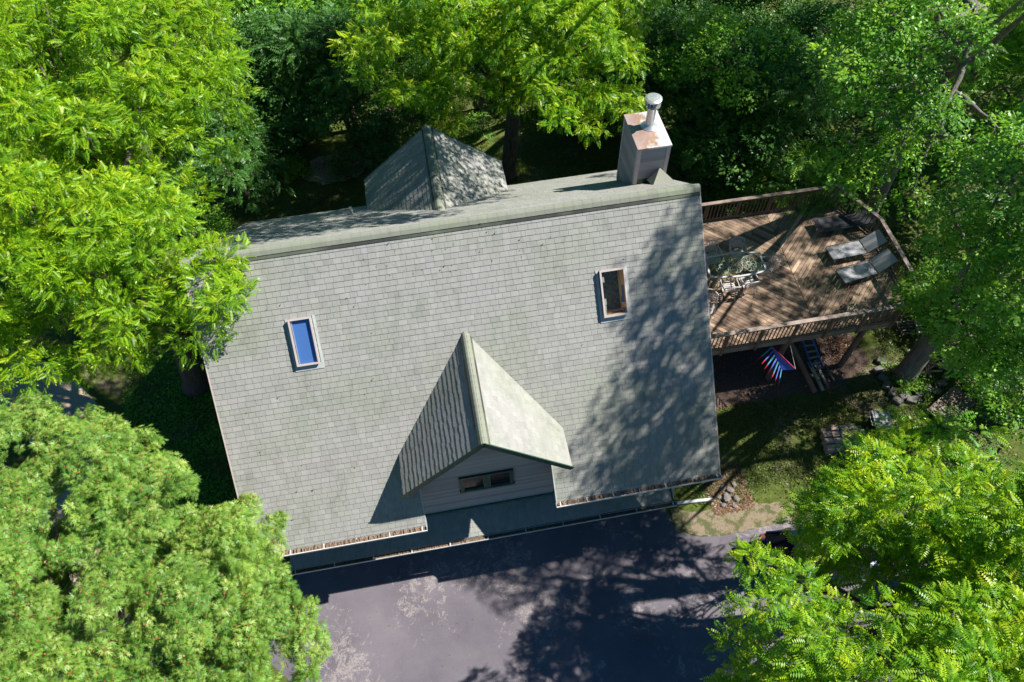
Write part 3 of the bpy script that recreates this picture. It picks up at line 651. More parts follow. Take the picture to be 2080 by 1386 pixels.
# ------------------------------------------------------------------ loungers
def make_lounger(sl, fr, raised):
    r_ = empty("sun_lounger", (0, 0, 0)); W_ = .31; a = R(38) if raised else R(3)
    s_ = MB(); n = 8
    for k in range(n):
        x0_, x1_ = 1.26 * k / n, 1.26 * (k + 1) / n; sag = lambda x: .34 - .03 * math.sin(math.pi * x / 1.26) + (-.03 * max(0, .1 - x) * 20)
        s_.solid([(x0_, -W_, sag(x0_)), (x1_, -W_, sag(x1_)), (x1_, W_, sag(x1_)), (x0_, W_, sag(x0_)), (x0_, -W_, sag(x0_) - .012), (x1_, -W_, sag(x1_) - .012), (x1_, W_, sag(x1_) - .012), (x0_, W_, sag(x0_) - .012)], [(0, 1, 2, 3), (7, 6, 5, 4), (0, 4, 5, 1), (3, 2, 6, 7)])
    s_.build("seat_sling", sl, r_)
    b_ = MB(); d = V((math.cos(a), 0, math.sin(a))); p0 = V((1.31, 0, .35)); c = p0 + d * .36
    b_.box(c, (.72, W_ * 2, .016), Matrix.Rotation(-a, 3, 'Y')); bb = b_.build("backrest", sl, r_)
    f2 = MB()
    for sy in (-1, 1): f2.tube([p0 + V((0, sy * (W_ + .012), 0)), p0 + d * .74 + V((0, sy * (W_ + .012), 0))], .014, 6)
    f2.tube([p0 + d * .74 + V((0, -W_, 0)), p0 + d * .74 + V((0, W_, 0))], .014, 6)
    if raised: f2.tube([p0 + d * .5 + V((0, -.2, 0)), (1.95, -.2, .3)], .009, 5); f2.tube([p0 + d * .5 + V((0, .2, 0)), (1.95, .2, .3)], .009, 5)
    f2.build("frame", fr, bb)
    f_ = MB()
    for sy in (-1, 1): f_.tube([(-.03, sy * .30, .26), (.02, sy * .325, .33), (1.3, sy * .325, .345), (1.98, sy * .325, .30)], .016, 6)
    f_.tube([(-.03, -.3, .26), (-.03, .3, .26)], .014, 6); f_.tube([(1.98, -.325, .30), (1.98, .325, .30)], .014, 6); f_.tube([(1.285, -.325, .34), (1.285, .325, .34)], .014, 6)
    f_.build("frame_rail", fr, r_)
    for x_ in (.25, 1.75):
        for sy in (-1, 1):
            l_ = MB(); l_.tube([(x_, sy * .325, .33), (x_ + (.1 if x_ > 1 else -.1), sy * .325, 0)], .014, 6); l_.build("leg", fr, r_)
    return r_
lg = make_lounger(M['sling'], M['slingframe'], True); lg.location = (7.28, 2.66, DZF); lg.rotation_euler = (0, 0, R(3))
tag(lg, "grey sling sun lounger between the black lounger and another grey one", "sun lounger", "sun loungers on the deck")
l2 = copy_tree(lg); l2.location = (7.22, 1.58, DZF); l2.rotation_euler = (0, 0, R(8)); tag(l2, "grey sling sun lounger nearest the front corner of the deck")
l3 = make_lounger(M['black'], M['slingframe'], False); l3.location = (7.35, 4.02, DZF); l3.rotation_euler = (0, 0, R(1)); tag(l3, "black sun lounger lying flat in the shade on the deck", "sun lounger", "sun loungers on the deck")
# ------------------------------------------------------------------ under the deck: ladder, timbers, kite
def lad():
    a0, a1 = V((5.88, 0.39, 1.25)), V((6.37, -0.37, 0.05)); b0, b1 = V((6.25, 0.35, 1.25)), V((6.81, -0.30, 0.05))
    a0 = a0 + (a0 - a1) * .25; b0 = b0 + (b0 - b1) * .25
    L_ = empty("stepladder", (0, 0, 0), label="blue ladder with silver rungs leaning under the deck edge", cat="ladder")
    for p, q in ((a0, a1), (b0, b1)):
        m = MB(); m.bar(p, q, .035, .075); m.build("side_rail", M['blue'], L_)
    for k in range(7):
        t = .04 + k * .155; m = MB(); m.bar(a0.lerp(a1, t), b0.lerp(b1, t), .05, .028); m.build("rung", M['alu'], L_)
lad()
tim = [((1603, 690, 1.2), (1655, 797, .06), .16, .10, 'redwood', "wide red brown plank leaning beside the blue ladder"), ((1622, 693, 1.1), (1672, 792, .08), .12, .06, 'lumber', "pale plank leaning between the red brown plank and the ladder foot"),
       ((1640, 700, 1.0), (1684, 788, .07), .09, .05, 'lumber', "narrow pale plank leaning behind the ladder foot"), ((1660, 718, .8), (1694, 775, .06), .05, .04, 'greywood', "thin grey stick leaning just outside the ladder")]
TIM = [((5.44, 0.51, 1.2), (6.09, -1.21, 0.06)), ((6.32, -0.23, 0.22), (6.40, -1.22, 0.08)), ((6.57, -0.20, 0.2), (6.65, -1.18, 0.07)), ((6.89, -0.17, 0.2), (6.99, -0.91, 0.06))]
for (p, q), (_, _, a, b, mt, lb) in zip(TIM, tim):
    p, q = V(p), V(q); p = p + (p - q) * .2; m = MB(); m.bar(p, q, a, b, t=random.random()); tag(m.build("plank", M[mt]), lb, "plank", "planks leaning under the deck")
kt = empty("kite", (0, 0, 0), label="blue and red triangular kite with ribbon tails hanging under the deck", cat="kite")
A_, B_, C_ = V((4.18, -0.19, 2.2)), V((4.64, -1.28, 2.2)), V((4.30, -1.08, 1.95))
def stripmat(name, a, b, s):
    m, n, p = new_mat(name); c = coords(n, "Object", (s, s, s)); wv = n.nodes.new("ShaderNodeTexWave"); wv.inputs["Scale"].default_value = 1.6; wv.inputs["Distortion"].default_value = 3
    n.links.new(c, wv.inputs[0]); n.links.new(ramp(n, wv.outputs["Fac"], [(.35, a), (.5, b), (.8, a)]), p.inputs["Base Color"]); p.inputs["Roughness"].default_value = .6; return m
M['kiteblue'] = stripmat("kite_blue", (.06, .12, .62), (.16, .32, .72), 3.); M['kitered'] = plain("kite_red", (.65, .03, .06), .6)
M['kiteteal'] = plain("kite_teal", (.08, .30, .50), .6)
m = MB(); L0, L1 = A_, C_
ptsK = [A_, B_, C_]; m.solid(ptsK + [p - V((0, 0, .006)) for p in ptsK], [(0, 1, 2), (5, 4, 3), (0, 3, 4, 1), (1, 4, 5, 2), (2, 5, 3, 0)]); m.build("sail", M['kiteblue'], kt)
m = MB(); m.tube([A_ + V((0, 0, .012)), B_ + V((0, 0, .012))], .014, 6); m.build("spar", M['kitered'], kt)
for k in range(4):
    t = .12 + k * .17; s = A_.lerp(B_, t) + V((0, 0, .02)); e = s.lerp(C_, .35) + V((0, 0, .02)); m = MB(); sd_ = (B_ - A_).normalized() * .016
    m.face([s - sd_, s + sd_, e]); m.build("red_flash", M['kitered'], kt)
T0 = V((3.68, -0.42, 2)) - A_
for k in range(7):
    s = A_.lerp(C_, .08 + k * .15); d = (T0 * random.uniform(.75, 1.1) + V((.02 * k, -.06 * k, -.05))); sd_ = (C_ - A_).normalized() * .034
    e = s + d; mdl = s + d * .72; m = MB(); m.face([s - sd_, s + sd_, mdl + sd_ * .7, mdl - sd_ * .7]); rb = m.build("tail", M['kiteblue' if k % 2 else 'kiteteal'], kt)
    m = MB(); m.face([mdl - sd_ * .7, mdl + sd_ * .7, e + d * .1]); m.build("tail_tip", M['kitered'], rb)
m = MB(); m.tube([A_, A_ + V((-.05, .3, .42))], .006, 5); m.tube([B_, B_ + V((.02, .9, .4))], .006, 5); m.build("string", M['white'], kt)
# ------------------------------------------------------------------ yard things
def blob_stone(name, mat, c, sz, seed, label, cat, group, flat=.6, rz=0):
    rn = random.Random(seed); mb = MB(); pts = []
    st = [(0, 1)] + [(k, 6) for k in (1, 2, 3)] + [(4, 1)]; rows = [[V((0, 0, -.5))]]
    for la in (-.3, .05, .36):
        rr = .5 if la < .3 else .36; rows.append([V((math.cos(2 * math.pi * k / 7 + rn.uniform(-.2, .2)) * rr * rn.uniform(.85, 1.15), math.sin(2 * math.pi * k / 7) * rr * rn.uniform(.85, 1.15), la)) for k in range(7)])
    rows.append([V((0, 0, .48))]); vs = []; idx = []
    for r_ in rows: idx.append(len(vs)); vs += r_
    fs = []
    for k in range(7): fs.append((0, idx[1] + (k + 1) % 7, idx[1] + k))
    for r_ in (1, 2):
        for k in range(7): fs.append((idx[r_] + k, idx[r_] + (k + 1) % 7, idx[r_ + 1] + (k + 1) % 7, idx[r_ + 1] + k))
    for k in range(7): fs.append((idx[3] + k, idx[3] + (k + 1) % 7, idx[4]))
    m = Matrix.Rotation(rz, 3, 'Z'); vs = [m @ V((v.x * sz[0], v.y * sz[1], v.z * sz[2])) for v in vs]
    mb.solid(vs, fs); o = mb.build(name, mat); o.location = c; return tag(o, label, cat, group)
def block(name, mat, c, d, rz, label, cat, group, tilt=0):
    mb = MB(); b = .012; x, y, z = d[0] / 2, d[1] / 2, d[2] / 2; vs = []
    j = lambda: random.uniform(-.008, .008)
    for zz, ins in ((-z, 0), (z - b, 0), (z, b)):
        vs += [(sx * (x - ins) + j(), sy * (y - ins) + j(), zz) for sx, sy in ((-1, -1), (1, -1), (1, 1), (-1, 1))]
    fs = [(3, 2, 1, 0), (8, 9, 10, 11)] + [(r_ * 4 + k, r_ * 4 + (k + 1) % 4, (r_ + 1) * 4 + (k + 1) % 4, (r_ + 1) * 4 + k) for r_ in (0, 1) for k in range(4)]
    mb.solid(vs, fs, random.random()); o = mb.build(name, mat); o.location = c; o.rotation_euler = (tilt, tilt * .5, rz); return tag(o, label, cat, group)
ORD = ['first', 'second', 'third', 'fourth', 'fifth', 'sixth', 'seventh', 'eighth', 'ninth', 'tenth', 'eleventh', 'twelfth', 'thirteenth', 'fourteenth']
pv0, pvx, pvy = V((5.62, -3.50, 0)), V((.30, -.035, 0)), V((.045, .235, 0))
for r_ in range(4):
    for c_ in range(5):
        for lay in (0, 1):
            if lay == 0 and 0 < r_ < 3 and 0 < c_ < 4: continue
            if lay == 1 and (r_, c_) in ((0, 4), (3, 0), (3, 4)): continue
            p = pv0 + pvx * c_ + pvy * r_ + V((random.uniform(-.02, .02), random.uniform(-.02, .02), .09 + lay * .165))
            block("paver", M['paver'], p, (.275, .20, .16), R(random.uniform(-9, 6)), "tan paver, %s layer of the lawn stack, %s row, %s from the house" % (("bottom", "top")[lay], ("front", "second", "third", "back")[r_], ORD[c_]), "paver", "pavers stacked on the lawn")
bn = empty("storage_bin", (7.62, -2.98, 0), R(-12), "grey storage bin with a pale blue lid beside the paver stack", "bin")
m = MB(); m.solid([(-.22, -.25, 0), (.22, -.25, 0), (.22, .25, 0), (-.22, .25, 0), (-.28, -.32, .62), (.28, -.32, .62), (.28, .32, .62), (-.28, .32, .62)], [(3, 2, 1, 0), (0, 1, 5, 4), (1, 2, 6, 5), (2, 3, 7, 6), (3, 0, 4, 7), (4, 5, 6, 7)]); m.build("body", M['slingframe'], bn)
m = MB(); m.box((0, 0, .65), (.60, .68, .05)); m.box((0, 0, .685), (.46, .54, .02)); m.build("lid", M['sling'], bn)
m = MB(); m.tube([(-.3, -.2, .6), (-.38, -.2, .62), (-.38, .2, .62), (-.3, .2, .6)], .012, 6); m.build("handle", M['alu'], bn)
# wooden platform of boards
p0, p1, p3 = V((11.04, -2.01, 0.28)), V((11.27, -2.90, 0.28)), V((9.58, -2.73, 0.28)); ux = (p3 - p0); uy = (p1 - p0)
pf = empty("wooden_platform", (0, 0, 0), label="low square platform of grey boards on the ground beside the stone ring", cat="platform")
ubx = ux.normalized(); uby = (uy - ubx * uy.dot(ubx)).normalized(); LX, LY = ux.length, uy.length * .95
for k in range(5):
    m = MB(); m.bar(p0 + ubx * (LX * (.6 + k * .09)) + V((0, 0, .0)), p0 + ubx * (LX * (.6 + k * .09)) + uby * LY * 1.1, .135, .03, t=random.random()); m.build("board", M['greywood'], pf)
for k in range(9):
    m = MB(); m.bar(p0 + uby * (LY * (.05 + k * .112)) , p0 + uby * (LY * (.05 + k * .112)) + ubx * LX * .53, .105, .03, t=random.random()); m.build("board", M['greywood'], pf)
for k in (0.05, .5, .95):
    m = MB(); m.bar(p0 + uby * LY * k - V((0, 0, .09)), p0 + uby * LY * k + ubx * LX - V((0, 0, .09)), .08, .14); m.build("bearer", M['greywood'], pf)
def pallet(c, rz, w, d, ns, lab, z=.12, mt='lumber', tilt=0):
    p_ = empty("pallet", c, rz, lab, "pallet", "wooden pallets beside the big trunk"); p_.rotation_euler = (tilt, 0, rz)
    for k in range(ns):
        m = MB(); m.box((0, -d / 2 + d * (k + .5) / ns, z), (w, d / ns * .42, .018), t=random.random()); m.build("slat", M[mt], p_)
    for x in (-w / 2 + .05, 0, w / 2 - .05):
        m = MB(); m.box((x, 0, z - .058), (.05, d, .09), t=random.random()); m.build("runner", M[mt], p_)
pc = V((11.22, 0.53, 0.5)); pallet((pc.x, pc.y, .42), R(-14), .9, .75, 5, "pale slatted pallet lying on top beyond the big trunk", .12, 'lumber', R(6))
pc = V((10.75, 0.77, 0.3)); pallet((pc.x, pc.y, .1), R(-5), .9, .7, 5, "dark weathered pallet lying flat next to the pale one", .12, 'greywood')
bx = V((11.03, 0.57, 0.3)); bo = empty("crate", (bx.x, bx.y, .25), R(-10), "small blue crate tucked under the pale pallet", "crate")
m = MB(); m.box((0, 0, .0), (.3, .22, .012))
for sx, sy, w_, d_ in ((0, -.11, .3, .012), (0, .11, .3, .012), (-.15, 0, .012, .208), (.15, 0, .012, .208)): m.box((sx, sy, .11), (w_, d_, .2))
m.build("box", M['blue'], bo)
rs = random.Random(5); sc0 = V((10.77, -0.84, 0.1))
for k in range(14):
    a = rs.choice((rs.gauss(-.35, .2), rs.gauss(1.2, .25))); L = rs.uniform(.4, 1.0); c = sc0 + V((rs.uniform(-.75, .6), rs.uniform(-.5, .45), .03 + k * .012)); d = V((math.cos(a), math.sin(a), rs.uniform(-.04, .04))) * L / 2
    m = MB(); m.bar(c - d, c + d, rs.uniform(.05, .10), .03, t=rs.random()); tag(m.build("scrap_board", M['lumber' if k % 3 else 'greywood']), "short piece of scrap wood, %s up in the loose heap around the big trunk" % ORD[k], "scrap wood", "scrap wood around the big trunk")
ring = [(8.78, -1.11, 0.08), (8.77, -1.41, 0.08), (8.84, -1.75, 0.08), (8.85, -2.11, 0.08), (9.17, -2.00, 0.08), (9.35, -2.18, 0.08), (9.53, -2.19, 0.08), (9.79, -1.99, 0.08), (10.17, -1.85, 0.08), (10.39, -2.02, 0.08), (10.75, -1.75, 0.08), (11.04, -1.52, 0.08), (8.76, -0.76, 0.08), (9.05, -0.44, 0.08)]
for k, c in enumerate(ring): block("edging_stone", M['edgestone'], (c[0], c[1], .09), (.34, .22, .18), R(random.uniform(-60, 60)), "grey edging stone, %s block of the ring around the big trunk from the deck" % ORD[(k + 2) % 14 if k < 12 else 13 - k], "stone", "edging stones around the big trunk", .05)
sp = [(1.30, -4.46, .16), (1.52, -4.55, .30), (1.75, -4.30, .24), (1.55, -4.15, .2), (1.85, -4.6, .22), (1.35, -4.75, .16), (1.95, -4.1, .18), (1.7, -4.85, .15)]
for k, (x, y, s) in enumerate(sp): blob_stone("rock", M['stone'], (x, y, s * .25), (s * 1.3, s, s * .7), k, "largest rock of the heap at the end of the white drain pipe" if k == 1 else "small rock at the drain pipe end, %s in the heap from the pipe" % ORD[k], "rock", "rocks at the drain pipe end", rz=k * 1.3)
# ------------------------------------------------------------------ the parked car under the big tree in front
def car_build():
    M['carpaint'] = plain("navy_car_paint", (.008, .018, .075), .3, .2, .1, 3, .5); M['taillight'] = plain("tail_lens", (.10, .008, .012), .3); M['tyre'] = plain("tyre_rubber", (.015, .015, .016), .8)
    r_ = empty("parked_car", (1.85, -6.95, 0), R(-3), "dark blue hatchback parked under the big tree in front, mostly hidden by leaves", "car")
    sec = [(0.0, .66, .45, .40), (.06, .80, .95, .35), (.25, .88, 1.0, .28), (.9, .90, 1.0, .25), (1.8, .91, .98, .24), (2.7, .91, .95, .24), (3.2, .90, .92, .24), (3.9, .86, .82, .26), (4.28, .74, .68, .32), (4.36, .62, .50, .38)]
    m = MB(); vs = []; k_ = 9
    for x, hw, zt, zb in sec:
        for j in range(k_):
            a = math.pi * j / (k_ - 1); sx = math.copysign(abs(math.cos(a)) ** .35, math.cos(a)); vs.append((x, hw * sx, zb + (zt - zb) * abs(math.sin(a)) ** .35))
    fs = [(i * k_ + j, (i + 1) * k_ + j, (i + 1) * k_ + j + 1, i * k_ + j + 1) for i in range(len(sec) - 1) for j in range(k_ - 1)]
    fs += [tuple(range(k_)), tuple((len(sec) - 1) * k_ + j for j in range(k_ - 1, -1, -1))] + [((i + 1) * k_, i * k_, i * k_ + k_ - 1, (i + 1) * k_ + k_ - 1) for i in range(len(sec) - 1)]
    m.solid(vs, fs); body = m.build("body", M['carpaint'], r_, True)
    m = MB(); lo = [(.18, .80), (2.95, .80)]; hi = [(.75, .58), (2.05, .60)]
    b4 = [(.16, -.80, .97), (2.98, -.80, .93), (2.98, .80, .93), (.16, .80, .97)]; t4 = [(.72, -.60, 1.43), (2.1, -.60, 1.45), (2.1, .60, 1.45), (.72, .60, 1.43)]
    m.solid(b4 + t4, [(0, 1, 5, 4), (1, 2, 6, 5), (2, 3, 7, 6), (3, 0, 4, 7)]); m.build("windows", M['glassdark'], r_)
    m = MB(); m.solid([(p[0] + (-.05 if p[0] < 1 else .05), p[1] * 1.03, 1.43) for p in t4] + [(p[0] + (.08 if p[0] < 1 else -.1), p[1] * .8, 1.50) for p in t4], [(0, 1, 5, 4), (1, 2, 6, 5), (2, 3, 7, 6), (3, 0, 4, 7), (4, 5, 6, 7), (3, 2, 1, 0)]); m.build("roof", M['carpaint'], r_, False)
    m = MB()
    for sy in (-1, 1):
        for (xa, za, ya), (xb, zb, yb) in (((.16, .97, .8), (.72, 1.43, .6)), ((2.98, .93, .8), (2.1, 1.45, .6)), ((1.55, .95, .81), (1.5, 1.44, .61))): m.bar((xa, sy * ya, za), (xb, sy * yb, zb), .05, .05)
    m.build("pillar", M['carpaint'], r_)
    for x in (.75, 3.55):
        for sy in (-1, 1):
            m = MB(); m.tube([(x, sy * .72, .32), (x, sy * .92, .32)], .32, 20); wh = m.build("wheel", M['tyre'], r_)
            m = MB(); m.tube([(x, sy * .90, .32), (x, sy * .93, .32)], .2, 14); m.build("rim", M['alu'], wh)
    for sy in (-1, 1):
        m = MB(); m.box((4.22, sy * .55, .62), (.14, .3, .12)); m.build("headlight", M['alu'], r_)
        m = MB(); m.box((.05, sy * .68, .82), (.12, .2, .2)); m.build("tail_light", M['taillight'], r_)
        m = MB(); m.box((2.6, sy * .98, .98), (.12, .18, .12)); m.build("mirror", M['carpaint'], r_)
car_build()
# ------------------------------------------------------------------ foliage: every leaf is a small face
def make_quads(name, verts, tone, mat, parent=None):
    n = len(verts) // 4; me = bpy.data.meshes.new(name); me.vertices.add(n * 4); me.loops.add(n * 4); me.polygons.add(n)
    me.vertices.foreach_set("co", verts.astype(np.float32).ravel()); me.loops.foreach_set("vertex_index", np.arange(n * 4, dtype=np.int32))
    me.polygons.foreach_set("loop_start", np.arange(0, n * 4, 4, dtype=np.int32)); me.update(calc_edges=True)
    at = me.attributes.new("tone", 'FLOAT', 'FACE'); at.data.foreach_set("value", tone.astype(np.float32)); me.materials.append(mat)
    o = bpy.data.objects.new(name, me); sc.collection.objects.link(o)
    if parent: o.parent = parent
    return o
def norm(a): return a / np.maximum(np.linalg.norm(a, axis=-1, keepdims=True), 1e-9)
def tpl_pinnate(n=7, wd=.30, lw=.095):
    q = []; tn = []
    for i in range(n):
        x = .16 + .80 * i / n; L = wd * (1 - .35 * abs(i / (n - 1) - .4) * 1.6); z = -.26 * x * x
        for s in (-1, 1):
            q += [(x, 0, z), (x + lw * .9, s * L * .45, z - .02), (x + .07, s * L, z - .10), (x - lw * .25, s * L * .5, z - .03)]; tn.append(i / n * .25)
    x = .96; z = -.25; q += [(x - .04, 0, z), (x + .08, .06, z - .03), (x + .24, 0, z - .13), (x + .08, -.06, z - .03)]; tn.append(.3)
    return np.array(q, float), np.array(tn)
def tpl_oak():
    q = []; tn = []; rn = random.Random(3)
    for k in range(8):
        a = 2 * math.pi * k / 8 + rn.uniform(-.2, .2); el = rn.uniform(-.35, .25); L = rn.uniform(.75, 1.05); ca_, sa_ = math.cos(a), math.sin(a)
        def P(r_, s, dz=0): return (ca_ * r_ * L - sa_ * s, sa_ * r_ * L + ca_ * s, el * r_ - .18 * r_ * r_ + dz + .1)
        t = rn.uniform(0, .2)
        q += [P(.1, 0), P(.45, .075), P(1.0, 0), P(.45, -.075)]; tn.append(t)
        q += [P(.42, 0), P(.62, .13), P(.75, .30, -.03), P(.52, .14)]; tn.append(t)
        q += [P(.42, 0), P(.62, -.13), P(.75, -.30, -.03), P(.52, -.14)]; tn.append(t)
        q += [P(.25, 0), P(.38, .1), P(.45, .24, -.03), P(.30, .1)]; tn.append(t); q += [P(.25, 0), P(.38, -.1), P(.45, -.24, -.03), P(.30, -.1)]; tn.append(t)
    q += [(-.10, 0, .14), (0, -.10, .20), (.10, 0, .14), (0, .10, .18)]; tn.append(9)
    q += [(-.03, -.13, .10), (.03, -.05, .26), (.05, .10, .24), (-.02, .14, .10)]; tn.append(9)
    return np.array(q, float), np.array(tn)
def tpl_cluster(k=9, sz=.34, seed=1):
    rn = random.Random(seed); q = []; tn = []
    for i in range(k):
        a = rn.uniform(-2.6, 2.6); r0 = rn.uniform(0.05, .6); c = V((r0 + .1, math.sin(a) * .45, rn.uniform(-.25, .1))); d = V((math.cos(a * .5), math.sin(a) * .9, rn.uniform(-.5, .1))).normalized()
        s = V((-d.y, d.x, rn.uniform(-.5, .5))).normalized(); L = sz * rn.uniform(.8, 1.2)
        q += [tuple(c), tuple(c + d * L * .45 + s * L * .27), tuple(c + d * L), tuple(c + d * L * .45 - s * L * .27)]; tn.append(rn.uniform(0, .25))
    return np.array(q, float), np.array(tn)
TPL = {'pin': tpl_pinnate(), 'pinbig': tpl_pinnate(6, .34, .10), 'oak': tpl_oak(), 'clu': tpl_cluster(), 'dead': tpl_cluster(7, .4, 5)}
def place(tpl, P, D, U, S, T):
    q, tn = TPL[tpl]; D = norm(D); Yv = norm(np.cross(U, D)); Z = np.cross(D, Yv)
    vv = P[:, None, :] + S[:, None, None] * (q[None, :, 0:1] * D[:, None, :] + q[None, :, 1:2] * Yv[:, None, :] + q[None, :, 2:3] * Z[:, None, :])
    t = T[:, None] + tn[None, :] - .12; t = np.where(tn[None, :] > 5, .99 + 0 * t, np.clip(t, 0, .93)); return vv.reshape(-1, 3), t.reshape(-1)
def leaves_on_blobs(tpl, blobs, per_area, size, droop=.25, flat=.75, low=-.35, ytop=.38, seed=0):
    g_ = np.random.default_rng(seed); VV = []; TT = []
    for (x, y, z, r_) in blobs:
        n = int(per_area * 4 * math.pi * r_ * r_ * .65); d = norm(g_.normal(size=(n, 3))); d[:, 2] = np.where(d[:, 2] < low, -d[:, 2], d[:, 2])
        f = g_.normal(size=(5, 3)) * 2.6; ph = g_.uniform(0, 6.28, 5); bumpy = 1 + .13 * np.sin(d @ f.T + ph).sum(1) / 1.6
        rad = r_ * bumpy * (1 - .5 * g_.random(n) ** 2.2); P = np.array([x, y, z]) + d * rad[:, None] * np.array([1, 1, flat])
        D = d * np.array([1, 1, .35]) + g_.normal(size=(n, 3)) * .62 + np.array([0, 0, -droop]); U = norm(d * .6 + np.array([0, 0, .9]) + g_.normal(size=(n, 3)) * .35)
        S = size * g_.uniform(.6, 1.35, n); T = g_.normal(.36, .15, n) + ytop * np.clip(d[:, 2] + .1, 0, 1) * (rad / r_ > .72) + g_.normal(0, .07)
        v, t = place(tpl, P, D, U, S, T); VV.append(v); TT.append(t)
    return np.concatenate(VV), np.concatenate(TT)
def inpoly(x, y, p):
    c = False; n = len(p)
    for i in range(n):
        x1, y1, x2, y2 = p[i][0], p[i][1], p[(i + 1) % n][0], p[(i + 1) % n][1]
        if (y1 > y) != (y2 > y) and x < (x2 - x1) * (y - y1) / (y2 - y1) + x1: c = not c
    return c
def dist_edge(x, y, p):
    best = 1e9
    for i in range(len(p)):
        a = V((p[i][0], p[i][1])); b = V((p[(i + 1) % len(p)][0], p[(i + 1) % len(p)][1])); ab = b - a; t = max(0, min(1, (V((x, y)) - a).dot(ab) / max(ab.length_squared, 1e-9)))
        best = min(best, (V((x, y)) - a - ab * t).length)
    return best
def crown_blobs(poly, spacing, bulge, rad, seed, layers=1, holes=(), drop=1.6, dome=2.5, skip=.0, rel_=.5):
    """blobs through a crown whose outer rim is poly (x, y, z): it rises by bulge from the rim to the middle"""
    rn = random.Random(seed); out = []; pts = []
    xs = [p[0] for p in poly]; ys = [p[1] for p in poly]
    for k in range(4000):
        x, y = rn.uniform(min(xs), max(xs)), rn.uniform(min(ys), max(ys))
        if not inpoly(x, y, poly): continue
        if any((x - a) ** 2 + (y - b) ** 2 < spacing ** 2 for a, b in pts): continue
        de = dist_edge(x, y, poly)
        if de < rad * .3: continue
        if any((x - h[0]) ** 2 + (y - h[1]) ** 2 < h[2] ** 2 for h in holes): continue
        pts.append((x, y))
        wsum = zs = 0
        for p in poly:
            w_ = 1 / ((p[0] - x) ** 2 + (p[1] - y) ** 2 + .1) ** 1.5; wsum += w_; zs += w_ * p[2]
        t = min(1, de / dome); zz = zs / wsum + bulge * (1 - (1 - t) ** 2)
        r_ = rad * rn.uniform(.62, 1.3) * (.85 if de < rad * 1.1 else 1)
        zj = rn.gauss(0, rad * rel_)
        if rn.random() > skip: out.append((x, y, zz + zj - r_ * .5, r_))
        for l in range(1, layers):
            if de > rad * .8: out.append((x + rn.uniform(-.5, .5), y + rn.uniform(-.5, .5), zz - l * drop - r_ * .5, r_ * .95))
    return out
def limbs(mb, base, top, r0, r1, blobs, rn, nl=14, bend=.25, taper_to=None):
    b = V(base); t = V(top); mid = b.lerp(t, .5) + V((rn.uniform(-bend, bend), rn.uniform(-bend, bend), 0))
    path = [b, b.lerp(mid, .12), b.lerp(mid, .5), mid, mid.lerp(t, .5), t]
    mb.tube(path, [r0 * 1.35, r0 * 1.05, r0 * .95, (r0 + r1) / 2, r1 * 1.1, r1], 12)
    for k, (x, y, z, r_) in enumerate(sorted(rn.sample(blobs, min(nl, len(blobs))), key=lambda q: q[2])):
        e = V((x, y, z)); s = path[rn.choice((3, 4, 4, 5))]; m1 = s.lerp(e, .35) + V((rn.uniform(-.3, .3), rn.uniform(-.3, .3), rn.uniform(.1, .5))); m2 = s.lerp(e, .7) + V((rn.uniform(-.3, .3), rn.uniform(-.3, .3), rn.uniform(0, .4)))
        rr = r1 * .5; cv = [((1 - t) ** 3) * s + 3 * t * (1 - t) ** 2 * m1 + 3 * t * t * (1 - t) * m2 + (t ** 3) * e for t in [i / 8 for i in range(9)]]; cv = [cv[0]] + [q + V((rn.uniform(-.04, .04), rn.uniform(-.04, .04), rn.uniform(-.04, .04))) for q in cv[1:]]
        mb.tube(cv, [rr * (1 - .86 * i / 8) for i in range(9)], 7)
        for j in range(3):
            st = m2.lerp(e, rn.random()); en = st + V((rn.uniform(-1, 1), rn.uniform(-1, 1), rn.uniform(-.1, .7))) * r_ * .9; mb.tube([st, st.lerp(en, .5) + V((0, 0, .08)), en], [rr * .2, rr * .13, .006], 5)
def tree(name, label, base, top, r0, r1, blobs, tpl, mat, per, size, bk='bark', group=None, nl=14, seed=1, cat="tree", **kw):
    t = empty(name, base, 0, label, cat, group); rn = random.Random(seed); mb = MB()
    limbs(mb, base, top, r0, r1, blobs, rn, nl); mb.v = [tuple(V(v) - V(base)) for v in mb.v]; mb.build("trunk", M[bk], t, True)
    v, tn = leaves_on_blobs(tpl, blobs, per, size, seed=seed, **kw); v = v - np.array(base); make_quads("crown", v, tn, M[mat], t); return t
NQ = [0]
# --- big yellow green tree over the left end of the roof
pl = [(-10.99, 12.37, 12), (-11.79, 7.64, 11.5), (-11.43, 5.44, 11.3), (-11.60, 4.50, 11), (-12.23, 3.68, 10.8), (-12.63, 3.14, 10.5), (-13.40, 2.60, 10.2), (-13.15, 1.92, 10.2), (-11.80, 0.86, 10.4), (-11.44, -0.57, 10.4), (-11.41, -1.67, 10.3), (-11.65, -2.32, 10.1), (-12.50, -1.95, 9.8), (-13.26, -1.16, 9.6),
      (-13.85, -1.79, 9), (-14.72, -1.77, 9), (-15.73, -1.15, 9), (-16.86, -1.29, 9), (-19.02, -0.81, 9), (-21.99, 2.66, 10), (-24.71, 15.46, 12)]
bl = crown_blobs(pl, .62, 1.6, .62, 3, 2, rel_=.75, holes=[(*(-16.16, 6.52, 12)[:2], .7), (*(-15.56, 0.70, 12)[:2], .65)], dome=2.2)
tree("honey_locust_tree", "tall yellow green tree overhanging the roof's left end and filling the upper left", (-16.62, 3.42, 0), (-15.0, 1.9, 9.0), .42, .24, bl, 'pin', 'ylocust', 56, .235, seed=2, nl=26, droop=.08)
